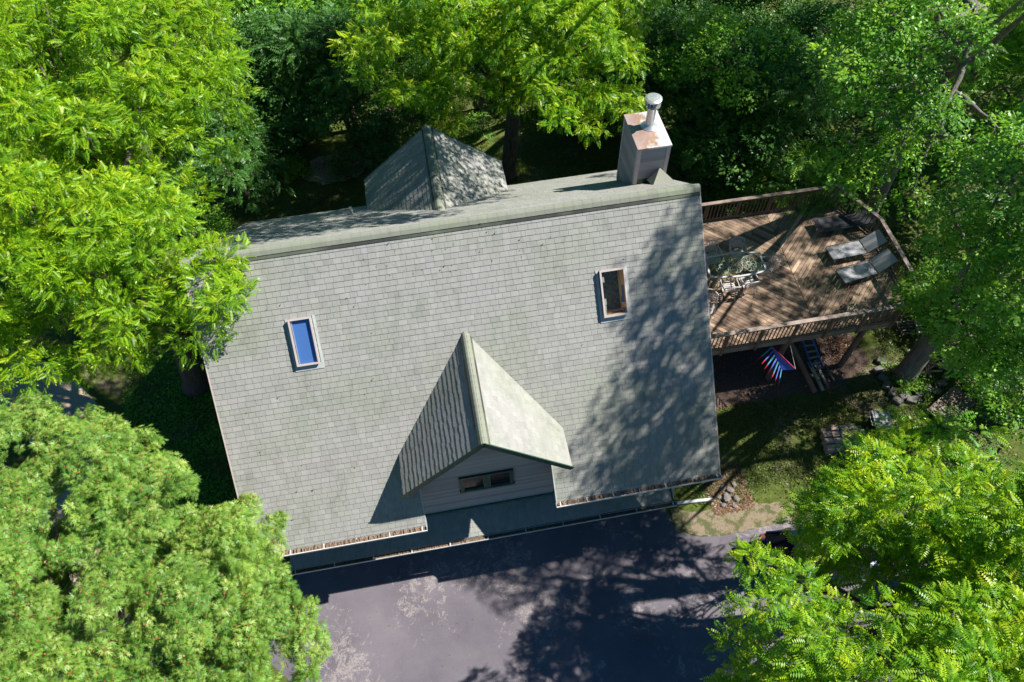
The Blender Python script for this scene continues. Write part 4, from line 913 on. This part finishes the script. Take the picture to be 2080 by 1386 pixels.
# --- oak with reddish tips, lower left
pl = [(-20.08, -2.17, 9), (-17.24, -2.71, 9), (-16.60, -2.64, 9), (-15.81, -2.79, 9), (-14.99, -3.14, 9), (-14.20, -3.48, 9), (-14.38, -3.67, 8.7), (-14.78, -3.97, 8.7), (-14.52, -4.44, 8.7), (-13.91, -4.13, 8.7), (-13.31, -4.27, 8.5), (-13.18, -4.84, 8.5), (-12.43, -4.96, 8.3), (-11.95, -5.42, 8.2), (-11.41, -5.53, 8),
      (-10.83, -5.81, 8), (-10.92, -6.27, 7.8), (-10.85, -6.95, 7.8), (-10.93, -7.41, 7.8), (-10.47, -7.81, 7.8), (-10.05, -8.26, 7.8), (-10.24, -8.89, 7.8), (-10.60, -9.47, 7.8), (-11.27, -10.72, 7.8), (-14.19, -10.55, 8.5), (-18.01, -9.13, 9)]
bl = crown_blobs(pl, .52, 1.3, .50, 5, 2, rel_=.8, holes=[(*(-13.35, -5.17, 8.8)[:2], .0), (*(-14.81, -4.43, 9.2)[:2], .72), (*(-15.17, -5.99, 9.4)[:2], .7), (*(-14.65, -7.45, 9.4)[:2], .75), (*(-13.00, -6.84, 9.4)[:2], .5)], dome=1.8)
tree("oak_tree", "light green tree with reddish leaf tips in the lower left corner", (-17.6, -7.2, 0), (-15.6, -7.4, 7.4), .34, .2, bl, 'oak', 'oak', 70, .135, 'barkgrey', seed=5, nl=30, droop=.05, ytop=.2)
# --- walnut over the driveway, lower right
pl = [(-2.14, -9.14, 6.4), (-1.62, -8.73, 7), (-0.98, -8.14, 7.6), (-0.54, -8.17, 7.6), (-0.34, -8.66, 7.8), (-0.38, -9.14, 8), (-0.08, -9.30, 8.2), (0.51, -9.77, 8.6), (1.10, -10.07, 8.8), (0.82, -10.72, 8.8), (0.88, -11.08, 8.8), (0.80, -11.99, 8.8), (-0.49, -12.69, 8.8), (-2.51, -12.26, 7.6), (-2.65, -10.78, 7), (-2.09, -10.69, 7), (-2.13, -9.82, 6.6)]
bl = crown_blobs(pl, .6, .9, .52, 8, 2, rel_=.7, drop=1.1, skip=.06, dome=1.8)
tree("walnut_tree", "bright green tree reaching farthest over the driveway at the bottom", (5.6, -10.2, 0), (2.9, -10.3, 6.2), .28, .17, bl, 'pinbig', 'walnut', 58, .25, seed=8, nl=22, droop=.25)
pl = [(0.21, -7.60, 7.4), (1.14, -7.10, 7.4), (1.48, -6.53, 7.4), (2.18, -6.26, 7.4), (2.33, -6.54, 7.5), (3.37, -5.85, 7.6), (3.94, -5.79, 7.8), (4.09, -6.23, 7.8), (3.89, -7.01, 8), (3.37, -7.60, 8.3), (4.16, -7.45, 8.3), (4.54, -7.50, 8.4), (5.42, -8.35, 8.6), (6.46, -9.99, 9), (3.78, -13.02, 9), (1.04, -12.37, 9), (0.92, -10.82, 8.8), (1.19, -10.28, 8.6), (2.15, -9.82, 8.4),
      (1.91, -8.99, 8.2), (1.05, -8.87, 8), (0.25, -8.48, 7.6)]
bl = crown_blobs(pl, .55, 1.2, .56, 9, 3, rel_=.7, drop=1.1, dome=2.0)
tree("walnut_tree", "large bright yellow green tree covering the lower right corner", (7.4, -8.2, 0), (4.6, -8.6, 6.4), .34, .22, bl, 'pinbig', 'walnut', 58, .25, seed=9, nl=28, bk='barkgrey', droop=.25)
pl = [(0.89, -8.06, 5.6), (1.84, -7.93, 5.8), (3.44, -8.42, 6), (3.00, -9.52, 6), (1.83, -9.60, 5.8), (0.74, -8.89, 5.6)]
bl = crown_blobs(pl, .6, .4, .5, 31, 2)
tree("sapling_tree", "mid green tree shading the parked car, below the two bright crowns", (5.9, -5.9, 0), (4.2, -7.6, 4.6), .10, .06, bl, 'pinbig', 'ash', 24, .36, seed=31, nl=6)
pl = [(4.99, -5.80, 6.4), (5.75, -5.65, 6.4), (6.21, -6.18, 6.4), (5.82, -7.21, 6.4), (5.02, -7.72, 6.4), (4.50, -7.23, 6.4), (4.59, -6.57, 6.4)]
bl = crown_blobs(pl, .6, .5, .55, 10, 2)
tree("sapling_tree", "mid green tree filling the gap just behind the large yellow green crown", (9.6, -5.6, 0), (9.2, -5.5, 3.2), .09, .04, bl, 'pinbig', 'ash', 15, .38, seed=10, nl=6)
# --- maple by the deck with the thick leaning trunk, and the tall ash beyond
pl = [(4.19, -2.10, 12.3), (4.29, -2.79, 11.6), (4.85, -3.08, 11), (4.74, -3.16, 10.6), (4.84, -3.74, 10.2), (4.66, -4.12, 9.8), (4.77, -4.50, 9.3), (4.74, -4.72, 9), (5.09, -5.29, 8.8), (5.64, -5.61, 8.6), (7.22, -6.43, 9), (9.00, -4.36, 11), (7.73, -2.37, 13), (5.81, -1.81, 13), (4.33, -2.23, 12.8)]
bl = crown_blobs(pl, .72, 1.6, .68, 12, 2, dome=2.2)
tree("maple_tree", "mid green tree on the thick trunk beside the wooden platform", (9.6, -1.17, 0), (9.5, -1.2, 7.6), .36, .28, bl, 'clu', 'ash', 34, .30, 'barkgrey', seed=12, nl=22)
pl = [(4.14, 2.49, 13), (4.00, 2.08, 12.2), (4.47, 1.60, 11.6), (4.27, 1.67, 10.5), (3.98, 0.76, 9.8), (4.49, 0.05, 9.2), (5.07, -0.42, 8.8), (5.89, -0.77, 8.8), (6.21, -0.33, 9.5), (5.75, -0.60, 11), (6.33, -1.63, 12.5), (6.80, -2.68, 14), (8.70, 0.61, 16), (6.52, 4.58, 15), (4.92, 4.62, 14)]
bl = crown_blobs(pl, .8, 1.8, .72, 13, 2, dome=2.4)
tree("ash_tree", "tall pale barked tree filling the upper right corner", (11.6, 6.4, 0), (8.6, 3.4, 12.0), .34, .24, bl, 'clu', 'ash', 30, .32, 'barkgrey', seed=13, nl=30)
pl = [(7.79, -3.80, 5), (8.95, -3.67, 5), (10.14, -3.32, 5.2), (12.18, -4.07, 5.2), (10.60, -6.59, 5), (8.39, -5.40, 5), (8.16, -4.48, 4.6)]
bl = crown_blobs(pl, .8, .8, .7, 14, 2)
tree("young_maple_tree", "dark green tree in shade at the right edge below the thick trunked tree's crown", (14, -3.2, 0), (12.8, -3.2, 3.6), .14, .09, bl, 'clu', 'ash', 20, .34, seed=14, nl=8)
# --- walnut behind the house, top centre
pl = [(-8.40, 11.21, 8.8), (-8.72, 9.87, 8.4), (-8.49, 8.48, 8), (-7.67, 7.67, 7.8), (-6.74, 7.34, 7.6), (-5.83, 8.06, 7.6), (-4.70, 8.77, 7.8), (-3.88, 8.46, 8), (-3.13, 7.90, 7.6), (-2.57, 7.25, 7.2), (-2.42, 6.31, 7), (-1.71, 6.42, 7), (-0.79, 6.35, 7), (-0.17, 7.15, 7.2), (0.48, 6.36, 7.2), (1.17, 7.55, 7.4), (0.74, 9.62, 8), (2.34, 10.46, 8.6), (3.77, 14.17, 9), (-0.68, 16.89, 10), (-7.99, 16.90, 9.5)]
bl = crown_blobs(pl, .72, 1.6, .66, 15, 2, dome=2.4)
tree("walnut_tree", "bright green tree behind the rear dormer with its dark straight trunk showing", (-3.1, 12.2, 0), (-3.0, 11.6, 8.2), .34, .26, bl, 'pinbig', 'walnut', 46, .27, seed=15, nl=26, droop=.35)
# --- tall tree standing past the right edge of the photo: it throws the shade over the roof end and the deck
pl = [(9.39, 0.23, 21.90), (9.04, -0.24, 21.39), (8.04, -1.19, 20.15), (7.25, -2.21, 18.75), (6.44, -3.22, 17.64), (5.82, -4.10, 16.68), (4.97, -5.14, 15.06), (6.28, -6.23, 13.86), (11.08, -5.76, 14.87), (11.97, -2.85, 18.54), (11.34, -0.12, 21.52), (10.63, 0.77, 22.49)]
bl = crown_blobs(pl, .78, .6, .62, 21, 2, dome=2.0, drop=1.0)
tree("cottonwood_tree", "very tall tree past the right edge, shading the right end of the roof", (13.0, -3.6, 0), (11.6, -3.2, 14.0), .3, .07, bl, 'clu', 'ash', 17, .36, 'barkgrey', seed=21, nl=12)
pl = [(16.26, 6.10, 17.85), (13.56, 0.54, 16.85), (14.44, -0.34, 14.00), (12.06, -3.26, 13.00), (17.05, -4.39, 14.00), (22.86, -1.76, 15.00), (24.70, 2.82, 18.85), (24.63, 8.50, 19.85), (18.76, 8.60, 18.85)]
bl = crown_blobs(pl, .82, .5, .60, 23, 1, dome=2.0, skip=.05)
tree("cottonwood_tree", "very tall tree past the right edge, dappling the deck with shade", (19.5, 1.5, 0), (18.5, 2.5, 13.5), .25, .06, bl, 'clu', 'ash', 17, .38, 'barkgrey', seed=23, nl=10)
pl = [(5.13, -4.84, 15.50), (5.40, -6.30, 15.50), (7.65, -6.10, 15.50), (13.40, -5.62, 16.00), (14.09, -4.56, 16.00), (7.84, -4.27, 15.50)]
bl = crown_blobs(pl, .95, .4, .5, 22, 1, dome=2.0, skip=.1)
tree("cottonwood_tree", "very tall thin tree past the lower right edge, dappling the driveway with shade", (11.8, -7.4, 0), (8.2, -6.8, 14.4), .3, .18, bl, 'clu', 'ash', 17, .34, 'barkgrey', seed=22, nl=16)
pl = [(-6.16, 2.54, 16.50), (-3.41, 2.47, 16.55), (-0.49, 0.95, 17.77), (1.49, 1.29, 17.50), (3.27, 2.85, 16.75), (2.8, 5.5, 16), (1, 9, 16), (-6, 9, 15), (-9, 6, 14)]
pl = [p for p in [(-7.0, 1.3, 16.2), (-3.5, 1.0, 17), (-.5, 1.5, 17), (2.0, 2.6, 16.8), (3.4, 5.0, 16), (2.0, 9.0, 15), (-2.0, 10.5, 14.5), (-6.5, 9.5, 14), (-8.2, 6.0, 14.4)]]
bl = crown_blobs(pl, .85, .6, .6, 24, 2, dome=2.2, drop=1.0, skip=.04)
tree("cottonwood_tree", "very tall tree past the top edge, dappling the back roof and rear dormer", (3.6, 17.5, 0), (3.5, 15, 11.5), .4, .18, bl, 'clu', 'ash', 20, .34, 'barkgrey', seed=24, nl=12)
pl = [(6.5, 8.0, 15), (9, 6.6, 15.5), (13, 6.8, 16), (16.5, 8, 16), (17, 13, 15.5), (12, 15.5, 15), (7, 14, 14.5)]
bl = crown_blobs(pl, .9, .8, .68, 25, 2, dome=2.2, drop=1.0, skip=.06)  # unseen crown, added to throw shade on the wood
tree("cottonwood_tree", "added unseen tall tree past the top right corner, shading the wood behind the chimney", (15, 14, 0), (13.5, 12, 13.0), .35, .15, bl, 'clu', 'ash', 18, .36, 'barkgrey', seed=25, nl=12)
# --- woods behind: each tree its own crown
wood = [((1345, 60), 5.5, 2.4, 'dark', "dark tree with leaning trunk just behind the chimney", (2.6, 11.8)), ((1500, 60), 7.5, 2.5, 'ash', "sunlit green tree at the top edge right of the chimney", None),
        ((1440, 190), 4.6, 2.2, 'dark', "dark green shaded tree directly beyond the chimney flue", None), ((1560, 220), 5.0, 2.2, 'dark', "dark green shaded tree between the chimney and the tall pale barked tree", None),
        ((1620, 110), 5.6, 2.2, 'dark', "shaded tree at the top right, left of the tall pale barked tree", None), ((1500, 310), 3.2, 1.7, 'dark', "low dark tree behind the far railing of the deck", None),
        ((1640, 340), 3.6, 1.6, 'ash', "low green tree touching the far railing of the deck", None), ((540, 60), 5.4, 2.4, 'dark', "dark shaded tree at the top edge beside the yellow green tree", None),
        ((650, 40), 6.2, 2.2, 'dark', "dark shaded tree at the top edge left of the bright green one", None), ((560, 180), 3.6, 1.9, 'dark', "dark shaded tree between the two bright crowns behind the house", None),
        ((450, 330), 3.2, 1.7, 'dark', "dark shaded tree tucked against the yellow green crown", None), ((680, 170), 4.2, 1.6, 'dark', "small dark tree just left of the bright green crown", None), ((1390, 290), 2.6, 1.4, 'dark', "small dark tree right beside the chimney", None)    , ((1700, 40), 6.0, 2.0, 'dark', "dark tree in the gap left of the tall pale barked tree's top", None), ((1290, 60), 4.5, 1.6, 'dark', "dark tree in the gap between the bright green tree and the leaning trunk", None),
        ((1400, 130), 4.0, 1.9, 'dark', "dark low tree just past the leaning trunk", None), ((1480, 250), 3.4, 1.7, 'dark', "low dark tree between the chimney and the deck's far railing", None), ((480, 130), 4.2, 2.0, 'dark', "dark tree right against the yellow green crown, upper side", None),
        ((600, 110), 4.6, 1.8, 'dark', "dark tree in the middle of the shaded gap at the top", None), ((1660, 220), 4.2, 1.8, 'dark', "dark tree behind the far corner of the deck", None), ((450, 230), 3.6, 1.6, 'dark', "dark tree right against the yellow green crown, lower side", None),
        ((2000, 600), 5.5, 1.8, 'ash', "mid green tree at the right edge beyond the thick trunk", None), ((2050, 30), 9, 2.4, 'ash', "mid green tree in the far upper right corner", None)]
WB = [(3.92, 13.83, 5.5), (5.87, 11.03, 7), (5.03, 10.52, 4.6), (6.72, 8.71, 5), (7.79, 9.64, 6.6), (5.85, 8.40, 3.2), (7.93, 6.65, 3.6), (-12.60, 17.52, 5.4), (-10.12, 16.43, 6.2), (-12.70, 15.90, 3.6), (-14.99, 12.03, 3.2), (-10.02, 14.86, 4.2), (4.21, 10.05, 2.6), (10.76, 12.28, 6), (3.34, 15.55, 4.5), (5.22, 13.34, 4), (5.95, 9.98, 3.4), (-14.25, 17.15, 4.2), (-11.56, 16.71, 4.6), (9.23, 9.23, 4.2), (-14.98, 14.68, 3.6), (9.57, -1.56, 5.5), (13.47, 7.09, 9)]
def round_blobs(c, R_, h, n, r_, rn):
    out = []
    for k in range(n):
        a = rn.uniform(0, 6.28); q = math.sqrt(rn.random()) * R_; x = q / R_
        out.append((c[0] + math.cos(a) * q, c[1] + math.sin(a) * q, c[2] - h * .5 + (1 - x * x) * h * .6 * rn.uniform(.5, 1.1), r_ * rn.uniform(.75, 1.2)))
    return out
for k, ((_, z, R_, mt, lb, bs), c) in enumerate(zip(wood, WB)):
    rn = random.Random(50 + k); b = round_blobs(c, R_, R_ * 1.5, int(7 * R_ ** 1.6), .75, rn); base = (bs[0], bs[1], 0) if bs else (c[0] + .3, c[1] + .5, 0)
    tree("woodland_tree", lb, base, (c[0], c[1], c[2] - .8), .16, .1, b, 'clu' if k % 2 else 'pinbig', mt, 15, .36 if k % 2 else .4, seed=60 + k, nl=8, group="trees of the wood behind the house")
UND = [((-14.38, 22.99, 3), 2.0, "upper left, by the yellow green crown"), ((-11.58, 21.99, 3.5), 2.0, "top edge, in the shaded gap"), ((-9.65, 19.48, 3), 1.6, "left of the bright crown, upper side"), ((-11.75, 17.24, 2.2), 1.3, "middle of the shaded gap"), ((-14.04, 15.15, 2), 1.4, "lower left of the shaded gap"),
       ((-8.29, 14.40, 2.2), 1.3, "under the bright crown's left hem"), ((-6.23, 16.09, 3), 1.5, "under the bright crown, left"), ((-3.82, 17.08, 3), 1.5, "left of the straight dark trunk"), ((-0.24, 17.49, 3), 1.6, "right of the straight dark trunk, far"), ((0.14, 14.77, 2.2), 1.2, "right of the straight dark trunk, near"),
       ((2.15, 14.70, 3), 1.5, "left of the leaning trunk"), ((6.42, 17.28, 3), 1.7, "right of the leaning trunk, far"), ((5.79, 9.09, 1.8), 1.1, "at the near end of the far railing"), ((7.61, 8.81, 2), 1.2, "at the middle of the far railing"), ((9.39, 13.55, 3), 1.7, "behind the deck, far"),
       ((12.26, 13.69, 3), 1.7, "at the foot of the tall pale tree, left"), ((15.00, 14.81, 3.4), 1.9, "at the foot of the tall pale tree, top"), ((17.69, 14.05, 4), 2.0, "top right, left part"), ((19.84, 12.44, 4), 2.0, "top right corner"), ((14.50, 4.38, 2.4), 1.3, "right edge above the maple"),
       ((14.09, 7.96, 2.4), 1.4, "behind the deck's outer corner"), ((12.28, 1.12, 2), 1.1, "right edge beside the maple"), ((12.54, -1.40, 2), 1.2, "right edge below the maple"), ((11.78, -2.45, 1.6), 1.0, "right edge past the wooden platform"), ((7.75, 18.24, 4), 2.2, "beyond the top edge, right of the leaning trunk"), ((10.28, 17.34, 4.2), 2.2, "beyond the top edge, left of the tall pale tree"), ((5.38, 19.18, 4), 1.8, "beyond the top edge, above the leaning trunk")]
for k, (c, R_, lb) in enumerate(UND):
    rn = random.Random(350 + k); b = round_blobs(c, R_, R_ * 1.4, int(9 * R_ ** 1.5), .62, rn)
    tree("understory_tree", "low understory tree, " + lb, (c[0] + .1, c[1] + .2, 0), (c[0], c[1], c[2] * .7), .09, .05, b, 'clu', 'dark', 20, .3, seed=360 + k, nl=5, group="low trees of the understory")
# out past the frame the wood goes on
far = [(-34, 34), (-26, 30), (-18, 31), (-10, 30), (-2, 30), (6, 30), (14, 30), (22, 28), (-24, 22), (-14, 23), (-5, 22), (4, 22), (12, 21), (20, 17), (26, 10), (18, 9), (-32, 18), (-30, 4), (-29, -6)]
FARL = ['far left of the back row', 'second of the back row', 'third of the back row', 'fourth of the back row', 'fifth of the back row', 'sixth of the back row', 'seventh of the back row', 'right end of the back row', 'left end of the middle row', 'second of the middle row', 'third of the middle row', 'fourth of the middle row', 'right end of the middle row', 'beyond the tall pale barked tree', 'far beyond the deck', 'beyond the deck', 'beyond the track, top', 'beyond the track, middle', 'beyond the track, bottom']
for k, (x, y) in enumerate(far):
    rn = random.Random(150 + k); hh = rn.uniform(7.5, 10.5) if x > 8 else rn.uniform(5.5, 8); b = round_blobs((x, y, hh), 3.6, 6, 34, 1.2, rn)
    tree("woodland_tree", "green tree of the surrounding woods, " + FARL[k], (x, y, 0), (x, y, hh - 1), .3, .15, b, 'clu', 'ash' if k % 2 else 'dark', 5.5, .62, seed=160 + k, nl=6, group="trees of the surrounding woods")
# --- shrubs and plants
def shrub(name, lb, c, r_, h, mt, n, size, tpl='clu', group=None, seed=0, cat="shrub", per=22):
    rn = random.Random(seed); t = empty(name, (c[0], c[1], 0), 0, lb, cat, group)
    b = [(rn.uniform(-1, 1) * r_ * .6, rn.uniform(-1, 1) * r_ * .6, h * rn.uniform(.35, .8), r_ * rn.uniform(.35, .55)) for _ in range(n)]
    v, tn = leaves_on_blobs(tpl, b, per, size, seed=seed, low=-.8); v[:, 2] = np.maximum(v[:, 2], .01); make_quads("foliage", v, tn, M[mt], t)
    mb = MB()
    for q in b[:6]: mb.tube([(0, 0, 0), (q[0] * .5, q[1] * .5, q[2] * .5), (q[0], q[1], q[2])], [.02, .014, .006], 5)
    mb.build("stem", M['bark'], t)
SH = [((-12.80, 14.46, 0.5), .75, .9, 'walnut', "bright green shrub in the sun patch behind the left part of the roof"), ((-13.52, 16.68, 0.8), 1.1, 1.3, 'ash', "broad shrub above the sun patch behind the roof"), ((-11.65, 16.84, 0.8), .9, 1.3, 'ash', "sunlit leafy shrub beside the broad one behind the roof"),
      ((-10.42, 14.15, 0.5), .9, 1.2, 'dark', "dark shrub left of the rear dormer"), ((-8.23, 15.67, 0.6), 1.1, 1.6, 'dark', "dark shrub beyond the left slope of the rear dormer"), ((-14.89, 12.77, 0.5), 1.0, 1.2, 'dark', "dark shrub by the back left corner of the roof"),
      ((-4.26, 15.21, 0.6), .9, 1.3, 'ash', "leafy shrub between the rear dormer and the dark trunk"), ((1.13, 15.69, 0.8), 1.2, 1.5, 'dark', "dark shrub behind the lawn strip, left of the chimney"), ((2.48, 14.19, 0.6), .9, 1.2, 'ash', "leafy shrub directly left of the chimney"),
      ((6.97, 8.39, 0.5), .8, 1.6, 'ash', "green shrub seen through the far railing of the deck"), ((9.00, 7.84, 0.5), .8, 1.5, 'ash', "second green shrub seen through the far railing, farther from the house"), ((4.97, 10.53, 0.5), .8, 1.2, 'dark', "dark shrub by the back right corner of the roof"),
      ((-16.05, 10.79, 0.6), 1.0, 1.4, 'ash', "green shrub peeping out beside the roof's back left corner"), ((-5.86, 17.79, 0.6), 1.2, 1.6, 'dark', "dark shrub farthest behind the rear dormer")]
for k, (c, r_, h, mt, lb) in enumerate(SH): shrub("shrub", lb, c, r_, h, mt, 9, .24, seed=200 + k, group="shrubs behind the house")
shrub("shrub", "low leafy plant growing at the foot of the thick trunk", (9.70, -1.83, 0.2), .75, .45, 'ash', 10, .17, seed=300, cat="plant")
shrub("shrub", "small leafy plant inside the stone ring on the deck side of the trunk", (9.32, -0.79, 0.2), .45, .35, 'ash', 5, .15, seed=301, cat="plant")
shrub("brush_pile", "heap of dead brown brush beside the planks under the deck", (7.66, 0.46, 0.15), .55, .5, 'dead', 9, .16, 'dead', seed=302, cat="brush pile", per=26)
shrub("brush_pile", "small heap of dead brush at the plank ends on the lawn", (6.74, -1.21, 0.1), .4, .25, 'dead', 6, .13, 'dead', seed=303, cat="brush pile", per=22)
# --- grass and ground cover: blades and small leaves nobody could count
def cover(name, label, polys, n, size, mat, seed, up=.9, hmax=.06):
    g_ = np.random.default_rng(seed); P = []
    for poly in polys:
        xs = [p[0] for p in poly]; ys = [p[1] for p in poly]; m = 0
        pts = np.stack([g_.uniform(min(xs), max(xs), n * 2), g_.uniform(min(ys), max(ys), n * 2)], 1)
        cl = np.sin(pts[:, 0] * 2.1 + 1.3 * np.sin(pts[:, 1] * 1.7)) + np.sin(pts[:, 1] * 2.7 + 1.1 * np.sin(pts[:, 0] * 1.3)); keep = (cl + g_.normal(0, .9, len(pts))) > -.5
        for q in pts[keep]:
            if inpoly(q[0], q[1], poly): P.append(q); m += 1
            if m >= n: break
    P = np.array(P); k = len(P); P3 = np.concatenate([P, g_.uniform(.004, hmax, (k, 1))], 1); a = g_.uniform(0, 6.28, k); tilt = g_.uniform(-.2, up, k)
    D = np.stack([np.cos(a), np.sin(a), tilt], 1); D = norm(D); Sd = norm(np.stack([-np.sin(a), np.cos(a), g_.uniform(-.4, .4, k)], 1)); L = size * g_.uniform(.6, 1.4, k)[:, None]; wd = .22
    v = np.stack([P3, P3 + D * L * .5 + Sd * L * wd, P3 + D * L, P3 + D * L * .5 - Sd * L * wd], 1).reshape(-1, 3)
    o = make_quads(name, v, np.clip(g_.normal(.4, .25, k), 0, .93), M[mat]); tag(o, label, "grass" if name == "grass" else name.replace("_", " "), kind='stuff')
cover("grass", "short patchy grass of the lawn beside and behind the house", [[(.2, -1.3), (2.4, -1.2), (7, -1.3), (9.5, .2), (12, .5), (12, -5.5), (6.5, -5.2), (3, -4.9), (.3, -4.6)], [(-13, 9), (3, 9), (3, 14.5), (-6, 14.5), (-13, 14)], [(9.5, 0), (13, 0), (13, 6), (9.6, 6)]], 16000, .075, 'lawnleaf', 400)
cover("ground_cover", "dark leafy ground cover in the shade along the house's left side", [[(-19, -4), (-14.2, -4.2), (-13.2, -3), (-13.6, 1), (-13.2, 4), (-15, 6), (-19.5, 5), (-19, 1)]], 20000, .11, 'ash', 401, .6, .10)
cover("leaf_litter", "scattered dry brown leaves on the soil under the deck and the lawn edge", [[(-.3, -3.6), (8.8, -3.4), (9, 5), (-.3, 5)], [(1.0, -5), (2.4, -5), (2.4, -3.2), (1.0, -3.2)], [(-13, 9), (-9, 9), (-8.5, 15), (-13, 15)]], 3500, .085, 'dead', 402, .3, .03)

# --- fallen leaves lying on the roof and on the asphalt
def fallen(name, label, n, fn, seed, mat='dead', size=.05):
    g_ = np.random.default_rng(seed); P = np.array([fn(g_) for _ in range(n)]); a = g_.uniform(0, 6.28, n)
    D = np.stack([np.cos(a), np.sin(a), g_.uniform(-.1, .3, n)], 1); Sd = np.stack([-np.sin(a), np.cos(a), g_.uniform(-.2, .2, n)], 1); L = size * g_.uniform(.4, 1.3, n)[:, None]
    v = np.stack([P, P + D * L * .5 + Sd * L * .3, P + D * L, P + D * L * .5 - Sd * L * .3], 1).reshape(-1, 3)
    tag(make_quads(name, v, g_.uniform(0, .93, n), M[mat]), label, "leaves", kind='stuff')
def on_roof(g):
    x = g.uniform(-12.6, -.2); v = (1.2 if -8.7 < x < -4.1 else 7.6) * (1 - g.random() ** 1.6); return (x, -v * ca - .737 * .03, RZ - v * sa + .02)
fallen("fallen_leaves", "few small fallen leaves lying on the front roof slope", 90, on_roof, 500)
fallen("fallen_leaves", "small fallen leaves and twigs scattered on the driveway asphalt", 420, lambda g: (g.uniform(-12.5, 2), -4.6 - 7 * g.random(), .012), 501, size=.045)
